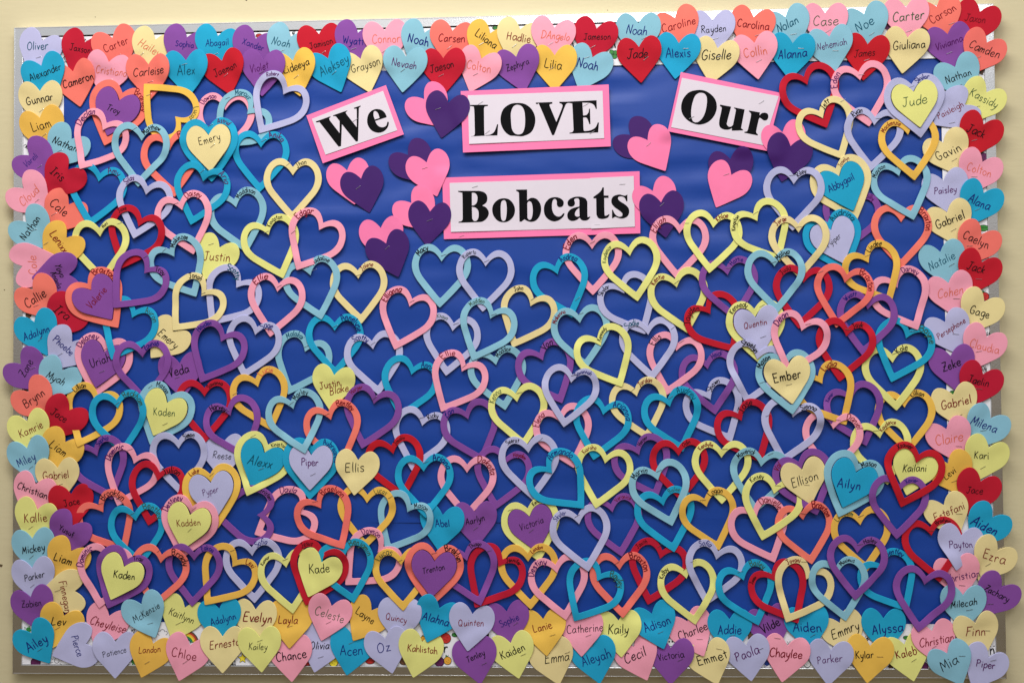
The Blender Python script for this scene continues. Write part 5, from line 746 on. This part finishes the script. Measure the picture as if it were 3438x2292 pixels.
# ------------------------------------------------------------------ the setting: painted wall
wv, wf = [], []
for x, z in ((-2.6,-1.9),(2.6,-1.9),(2.6,1.7),(-2.6,1.7)): wv.append((x, 0.020, z))
wall = obj('wall', wv, [(0,1,2,3)], M_wall); wall['kind'] = 'structure'
for px, pz, r_ in [(-948.4, -411.8, 3.5), (-471.8, 659.7, 2.0), (-942.8, 112.8, 1.2), (-765.5, 634.3, 1.0), (214.3, 623.1, 0.9)]:
    n = 9; vs = [(px*MM+math.cos(i*math.tau/n)*r_*MM*(1+.3*math.sin(i*2.3)), 0.0197, pz*MM+math.sin(i*math.tau/n)*r_*MM*.8*(1+.3*math.cos(i*1.7))) for i in range(n)]
    obj('scuff_mark', vs, [tuple(range(n))[::-1]], M_scuff, wall)

# ------------------------------------------------------------------ the notice board
board = bpy.data.objects.new('bulletin_board', None); col.objects.link(board)
board['label'] = 'large aluminium framed bulletin board covered in blue paper with white doodle trim'; board['category'] = 'bulletin board'
PROF = [(0,20),(0,1.2),(.5,.35),(1.3,0),(2.0,0),(2.25,.25),(2.5,0),(17.2,0),(17.8,.3),(18,1.0),(18,9.6)]
def rail(corners, ends):
    """corners: outer start, outer end; the inward direction; mitred ends"""
    (x0, z0), (x1, z1), (nx, nz) = corners
    dx, dz = x1-x0, z1-z0; l = math.hypot(dx, dz); dx /= l; dz /= l; V, F = [], []
    for e, (px, pz, sgn) in enumerate(((x0, z0, 1), (x1, z1, -1))):
        for u, y in PROF:
            k = u*sgn*ends[e]; V.append(((px+nx*u+dx*k)*MM, y*MM, (pz+nz*u+dz*k)*MM))
    n = len(PROF)
    for i in range(n-1): F.append((i, i+1, n+i+1, n+i))
    F.append(tuple(range(n))[::-1]); F.append(tuple(range(n, 2*n)))
    o = obj('frame_rail', V, F, M_alu, board)
    bm = bmesh.new(); bm.from_mesh(o.data); bmesh.ops.recalc_face_normals(bm, faces=bm.faces); bm.to_mesh(o.data); bm.free()
    return o
JT, JB = 186.0, -28.0
rail(((-W2, H2), (JT-.2, H2), (0,-1)), (1,0)); rail(((JT+.2, H2), (W2, H2), (0,-1)), (0,1))
rail(((-W2,-H2), (JB-.5,-H2), (0,1)), (1,0)); rail(((JB+.5,-H2), (W2,-H2), (0,1)), (0,1))
rail(((-W2,-H2), (-W2,H2), (1,0)), (1,1)); rail(((W2,-H2), (W2,H2), (-1,0)), (1,1))
def box(name, x0, x1, z0, z1, y0, y1, m, parent):
    V = [(x*MM, y*MM, z*MM) for x in (x0, x1) for y in (y0, y1) for z in (z0, z1)]
    return obj(name, V, [(0,1,3,2),(4,6,7,5),(0,4,5,1),(2,3,7,6),(0,2,6,4),(1,5,7,3)], m, parent)
box('cork_panel', -W2+17, W2-17, -H2+17, H2-17, 9.2, 19.5, M_gap, board)
# blue paper: two creased sheets, the lower one laid over the upper
def sheet(z0, z1, lift, seed):
    nx, nz = 200, int((z1-z0)/9); V, F = [], []
    for j in range(nz+1):
        for i in range(nx+1):
            x = -W2+40+(2*W2-80)*i/nx; z = z0+(z1-z0)*j/nz
            q = Vector((x/240+seed, z/38+.25*noise.noise(Vector((x/150, z/150, seed))), seed))
            a = noise.noise(q); b = noise.noise(Vector((x/60+3, z/34, seed+5)))
            up = max(0, min(1, (z-40)/200)) if z > 40 else .0
            k = .42+.75*up*(1 if abs(x-60) < 620 else .4)
            d = (a*5.5+b*1.8+1.3)*k
            h = max(0.1, min(3.25, .6+d))+lift
            V.append((x*MM, (8.0-h)*MM, z*MM))
    for j in range(nz):
        for i in range(nx): a = j*(nx+1)+i; F.append((a, a+1, a+nx+2, a+nx+1))
    return obj('blue_paper', V, F, M_blue, board, smooth=True)
SEAM = -324.1
sheet(SEAM-6, H2-45, 0, 1.3); sheet(-H2+45, SEAM, .12, 8.1)
# printed white border trim, four strips
I = W2-FWD-0.5; J = H2-FWD-2.0; TW = 77.0
def TH(x, z): return 6.4-3.2*min(max(min(I-abs(x), J-abs(z)), 0), TW)/TW
def strip(x0, x1, z0, z1, h):
    V, F = [], []; n = 40; hor = (x1-x0) > (z1-z0)
    for i in range(n+1):
        t = i/n; wv_ = .25*math.sin(i*1.7)+.15*math.sin(i*.6)
        for (x, z) in (((x0+(x1-x0)*t, z0), (x0+(x1-x0)*t, z1)) if hor else ((x1, z0+(z1-z0)*t), (x0, z0+(z1-z0)*t))):
            q = (J-abs(z)) if hor else (I-abs(x))
            V.append((x*MM, (8.0-h-6.4+3.2*min(max(q, 0), TW)/TW-wv_*.3)*MM, z*MM))
    for i in range(n): a = 2*i; F.append((a, a+2, a+3, a+1))
    return obj('border_trim', V, F, M_trim, board)
strips = [strip(-I, I, J-TW, J, 0), strip(-I, I, -J-1.4, -J+TW, 0), strip(-I, -I+TW, -J+1, J-2, .2), strip(I-TW, I, -J+1, J-2, .2)]
strips[0]['_t'] = 1
for s in strips:
    if '_t' in s: del s['_t']
# doodles printed on the trim
def flat(cxz, pts, m, lvl, par):
    V = [W(cxz[0]+x, cxz[1]+z, lvl+TH(cxz[0]+x, cxz[1]+z)) for x, z in pts]
    tri = tessellate_polygon([[Vector((x, z, 0)) for x, z in pts]])
    F = []
    for a, b, c in tri:
        ax, az = pts[a]; bx, bz = pts[b]; qx, qz = pts[c]
        F.append((a, b, c) if (bx-ax)*(qz-az)-(bz-az)*(qx-ax) > 0 else (a, c, b))
    return obj('printed_doodle', V, F, m, par)
def lines(cxz, strokes, wd, m, lvl, par):
    V, F = [], []
    for st in strokes: ribbon([(cxz[0]+x, cxz[1]+z) for x, z in st], wd, V, F, lambda x, z: lvl+TH(x, z))
    return obj('printed_doodle', V, F, m, par)
def circ(r, n=18, a0=0, a1=math.tau, sq=1): return [(math.cos(a0+(a1-a0)*i/(n-1))*r, math.sin(a0+(a1-a0)*i/(n-1))*r*sq) for i in range(n)]
drr = random.Random(3)
def doodle(kind, x, z, size, colr):
    par = strips[0] if z > J-TW-8 else strips[1] if z < -J+TW+8 else strips[2] if x < 0 else strips[3]
    L0 = .55; L1 = .65; c = (x, z); K = PR['black']; m = PR.get(colr, K); r = size*.17
    if kind == 'scribble':
        st = [[(drr.uniform(-r, r), drr.uniform(-r, r)) for _ in range(7)] for _ in range(2)]
        lines(c, [catmull(s, 4) for s in st], .7, m if colr != 'brown' else K, L0, par)
        if colr in ('green','brown','blue','plum'): flat(c, circ(r*.6, 10)[:-1], m, L0-.05, par)
    elif kind == 'dots':
        for k in range(5): flat((x+drr.uniform(-r*1.6, r*1.6), z+drr.uniform(-r*1.6, r*1.6)), circ(.9, 8)[:-1], K, L0, par)
    elif kind in ('fruit','beet','leaf','skull'):
        sq = 1.0 if kind != 'leaf' else .6
        flat(c, circ(r, 16, sq=sq)[:-1], m, L0, par); lines(c, [circ(r, 20, sq=sq)], .9, K, L1, par)
        if kind == 'leaf': lines(c, [[(-r, 0), (0, .1*r), (r, 0)]], .6, K, L1, par)
        elif kind == 'skull':
            for sx in (-.35, .35): flat((x+sx*r, z+.1*r), circ(r*.22, 9)[:-1], K, L1, par)
        else:
            lines(c, [[(0, r), (-r*.2, r*1.3), (-r*.5, r*1.5)], [(0, r), (r*.3, r*1.45)], [(-r*.3,-r*.2),(-r*.1,-r*.3)], [(r*.2,r*.2),(r*.35,r*.1)], [(.1*r,-.5*r),(.2*r,-.4*r)]], .7, K, L1, par)
            flat((x-r*.3, z+r*1.15), circ(r*.32, 8, sq=.6)[:-1], PR['green'], L0, par)
    elif kind == 'sun':
        lines(c, [[(math.cos(a)*r*.7, math.sin(a)*r*.7), (math.cos(a)*r*1.7, math.sin(a)*r*1.5)] for a in [i*.7 for i in range(9)]]+[circ(r*.45, 12)], .7, PR['black'], L0, par)
    elif kind == 'star':
        pts = [(math.cos(math.pi/2+i*math.pi/5)*(r if i % 2 == 0 else r*.45), math.sin(math.pi/2+i*math.pi/5)*(r if i % 2 == 0 else r*.45)) for i in range(10)]
        flat(c, pts, m, L0, par); lines(c, [pts+[pts[0]]], .9, K, L1, par)
    elif kind == 'rainbow':
        for i, cn in enumerate(('brown','red','orange','yellow','green','teal')):
            a, b = 26-i*2.6, 26-(i+1)*2.6; A = circ(a, 14, .25, 1.9); B = circ(b, 14, .25, 1.9)
            flat((x-12, z-16), A+B[::-1], PR[cn], L0, par)
        lines((x-12, z-16), [circ(26, 14, .25, 1.9), circ(10.4, 14, .25, 1.9)], .8, K, L1, par)
        lines((x-12, z-16), [[(20+u, 4+v) for u, v in circ(4.5, 10)]], .7, K, L1, par)
    elif kind == 'cloud':
        lines(c, [[(u-5, v) for u, v in circ(4, 8, 1.5, 4.6)], [(u, v+2) for u, v in circ(4.5, 8, 0, 3.1)], [(u+6, v) for u, v in circ(3.5, 8, -1.5, 1.7)]], .7, K, L0, par)
    elif kind == 'clover':
        for a in range(4):
            cc_ = (x+math.cos(a*1.57+.6)*r*.55, z+math.sin(a*1.57+.6)*r*.55); flat(cc_, circ(r*.52, 12)[:-1], m, L0+.01*a, par); lines(cc_, [circ(r*.52, 12)], .6, K, L1, par)
    elif kind in ('n','r'):
        V, F = [], []
        for st in SG[kind][1]: ribbon([(x+(px-.4)*r*1.2, z+(py-.5)*r*1.2) for px, py in catmull(st, 4)], 2.2, V, F, lambda a, b: L0+TH(a, b))
        obj('printed_doodle', V, F, K, par)
seen = []
for d in DOODLES:
    doodle(d[0], d[1], d[2], float(d[3]), d[4]); seen.append((d[1], d[2]))
kinds = ['scribble','dots','fruit','star','leaf','beet','sun','cloud','clover','dots','n','r']
cand = [(x, s*(J-TW/2+drr.uniform(-20, 20))) for x in range(-850, 860, 46) for s in (1,-1)]+[(s*(I-TW/2+drr.uniform(-20, 20)), z) for z in range(-500, 510, 46) for s in (1,-1)]
for x, z in cand:
    if all((x-a)**2+(z-b)**2 > 26**2 for a, b in seen):
        doodle(drr.choice(kinds), x, z, drr.uniform(26, 42), drr.choice(['black','green','plum','red','yellow','orange','brown','blue']))

# ------------------------------------------------------------------ title signs
def sign(name):
    S = SIGNS[name]; word = {'We':'We','LOVE':'LOVE','Our':'Our','Bobcats':'Bobcats'}[name]
    root = bpy.data.objects.new('title_sign', None); col.objects.link(root)
    root['label'] = f'white paper sign on pink card with black printed word {word}'; root['category'] = 'sign'; root['group'] = 'title signs on the board'
    q = S['mat']; L = layer(q, None, .5, (0, 0), [], stiff=True); h0 = float(L.z.flat[0])+1.2; L.z[:] = h0
    sl = (slice(L.j0, L.j0+L.z.shape[0]), slice(L.i0, L.i0+L.z.shape[1])); HM[sl] = np.where(L.m, h0+.6, HM[sl])
    cx = sum(p[0] for p in q)/4; cz = sum(p[1] for p in q)/4
    root.location = (cx*MM, 0, cz*MM); org = (cx, cz)
    def card(nm, quad, hb, t, m, bow):
        V, F = [], []; nx, ny = 24, 10
        TL, TR, BR, BL = quad
        def P(u, v): return tuple((TL[d]*(1-u)+TR[d]*u)*(1-v)+(BL[d]*(1-u)+BR[d]*u)*v for d in (0, 1))
        for side in (0, 1):
            for j in range(ny+1):
                for i in range(nx+1):
                    u, v = i/nx, j/ny; x, z = P(u, v)
                    h = hb+(t if side == 0 else 0)+bow*max(0, v-.75)**2*16*(.5+.5*math.sin(u*5.2+1))
                    V.append(((x-cx)*MM, (8-h)*MM, (z-cz)*MM))
        n = (nx+1)*(ny+1); w_ = nx+1
        for j in range(ny):
            for i in range(nx): a = j*w_+i; F.append((a, a+w_, a+w_+1, a+1)); F.append((n+a, n+a+1, n+a+w_+1, n+a+w_))
        ed = [i for i in range(nx+1)]+[j*w_+nx for j in range(1, ny+1)]+[ny*w_+i for i in range(nx-1, -1, -1)]+[j*w_ for j in range(ny-1, 0, -1)]
        for k in range(len(ed)): a, b = ed[k], ed[(k+1) % len(ed)]; F.append((a, b, n+b, n+a))
        return obj(nm, V, F, m, root)
    card('pink_mat', q, h0, .5, M_mat, .5)
    hp = h0+1.0
    papers = [card('paper', pq, hp+.25*i, .25, M_white, 1.2 if name in ('LOVE','Bobcats') else .5) for i, pq in enumerate(S['paper'])]
    for gi, gl in enumerate(S['g']):
        par = papers[1] if (name == 'Bobcats' and gl['ch'] in 'ts') else papers[0]
        loops = []
        for kind in ('o', 'i'):
            for c in gl[kind]: loops.append(cc(catmull([(p[0], p[1]) for p in c], 5, True, [p[2] for p in c])))
        if gl['o']: loops = loops
        polys = [[Vector((x, z, 0)) for x, z in lp] for lp in loops]
        allp = [p for lp in loops for p in lp]; tri = tessellate_polygon(polys)
        lev = hp+.25+.25*(par is papers[-1] and len(papers) > 1)+.22
        V = [((x-cx)*MM, (8-lev)*MM, (z-cz)*MM) for x, z in allp]; F = []
        for a, b, c in tri:
            ax, az = allp[a]; bx, bz = allp[b]; qx, qz = allp[c]
            F.append((a, b, c) if (bx-ax)*(qz-az)-(bz-az)*(qx-ax) > 0 else (a, c, b))
        obj('printed_letter', V, F, M_print, par)
    for k, (x, z) in enumerate(S['st']):
        on_mat = (name == 'Bobcats' and k == 3)
        staple(x, z, math.radians([32, 28, 38, 30][k % 4] if name != 'Bobcats' else [17, 2, 2, 22][k]), lambda a, b: (h0+.5 if on_mat else hp+.3), root, org)
    sl = (slice(L.j0, L.j0+L.z.shape[0]), slice(L.i0, L.i0+L.z.shape[1])); HM[sl] = np.where(L.m, hp+.7, HM[sl])

# ------------------------------------------------------------------ hearts, in the order they were pinned up
GROUP = {'S': 'solid foam hearts with names', 'I': 'solid foam hearts with names', 'R': 'open foam hearts with names', 'H': 'plain pink and violet hearts around the title'}
jobs = []
for idx, e in enumerate(HEARTS):
    if e[0] == 'X': sign(e[1]); continue
    kind, c, N, P, texts, staps, und, label = e
    ax = (P[0]-N[0], P[1]-N[1]); ln = math.hypot(*ax); dx, dz = ax[0]/ln, ax[1]/ln
    u = ln/1.5 if kind in 'RI' else ln
    og = (N[0]+dx*.235*u, N[1]+dz*.235*u) if kind in 'RI' else N
    def tr(p, k=1.0):
        x, y = p[0]*u*k, p[1]*u*k
        return (og[0]-dz*x-dx*y, og[1]+dx*x-dz*y)
    rr = random.Random(idx*17+5)
    if kind == 'R': outer, inner = cc([tr(p) for p in OUT_]), cc([tr(p) for p in IN_])
    elif kind == 'I': outer, inner = cc([(lambda q: tr((q[0]*.985, (q[1]+.35)*.985-.35)))(p) for p in IN_]), None
    else: outer, inner = cc([tr(p) for p in IN_]), None
    t = .6 if kind == 'H' else 2.0
    curl = (rr.uniform(0, math.tau), rr.choice([0, 0, .4, .9, 1.6]) if kind != 'I' else 0)
    L = layer(outer, inner, t, curl, und, sm=6 if kind == 'I' else 2)
    jobs.append((idx, kind, c, L, outer, inner, t, texts, staps, label, og, u))
for idx, kind, c, L, outer, inner, t, texts, staps, label, og, u in jobs:
    V, F = foam_mesh(L, outer, inner, t, .15 if kind == 'H' else .45, og)
    o = obj({'S': 'solid_heart', 'I': 'solid_heart', 'R': 'open_heart', 'H': 'paper_heart'}[kind], V, F, FM[c], None, (og[0]*MM, 0, og[1]*MM), True, 30)
    o['label'] = label; o['category'] = {'S': 'solid heart', 'I': 'solid heart', 'R': 'open heart', 'H': 'plain heart'}[kind]; o['group'] = GROUP[kind]
    hf = lambda x, z: samp(L, x, z)+t+.36
    mid = None
    if kind == 'R': mid = [((a[0]+b[0])/2, (a[1]+b[1])/2) for a, b in zip(outer, inner)]
    for k, (nm, ink, x0, z0, x1, z1) in enumerate(texts):
        rr = random.Random(idx)
        V, F = lettering(nm, (x0, z0), (x1, z1), mid, rr.uniform(.85, 1.2)*(.85 if ink in 'og' else 1), hf, idx*3+k)
        V = [(a-og[0]*MM, b, c_-og[1]*MM) for a, b, c_ in V]
        obj('handwritten_name', V, F, INK[ink], o)
    for x, z in staps:
        staple(x, z, math.radians(random.Random(idx*5).uniform(14, 42) if x < 350 else random.Random(idx*5).uniform(-8, 34)), lambda a, b: samp(L, a, b)+t-.1, o, og)
for m in bpy.data.meshes: m.validate()
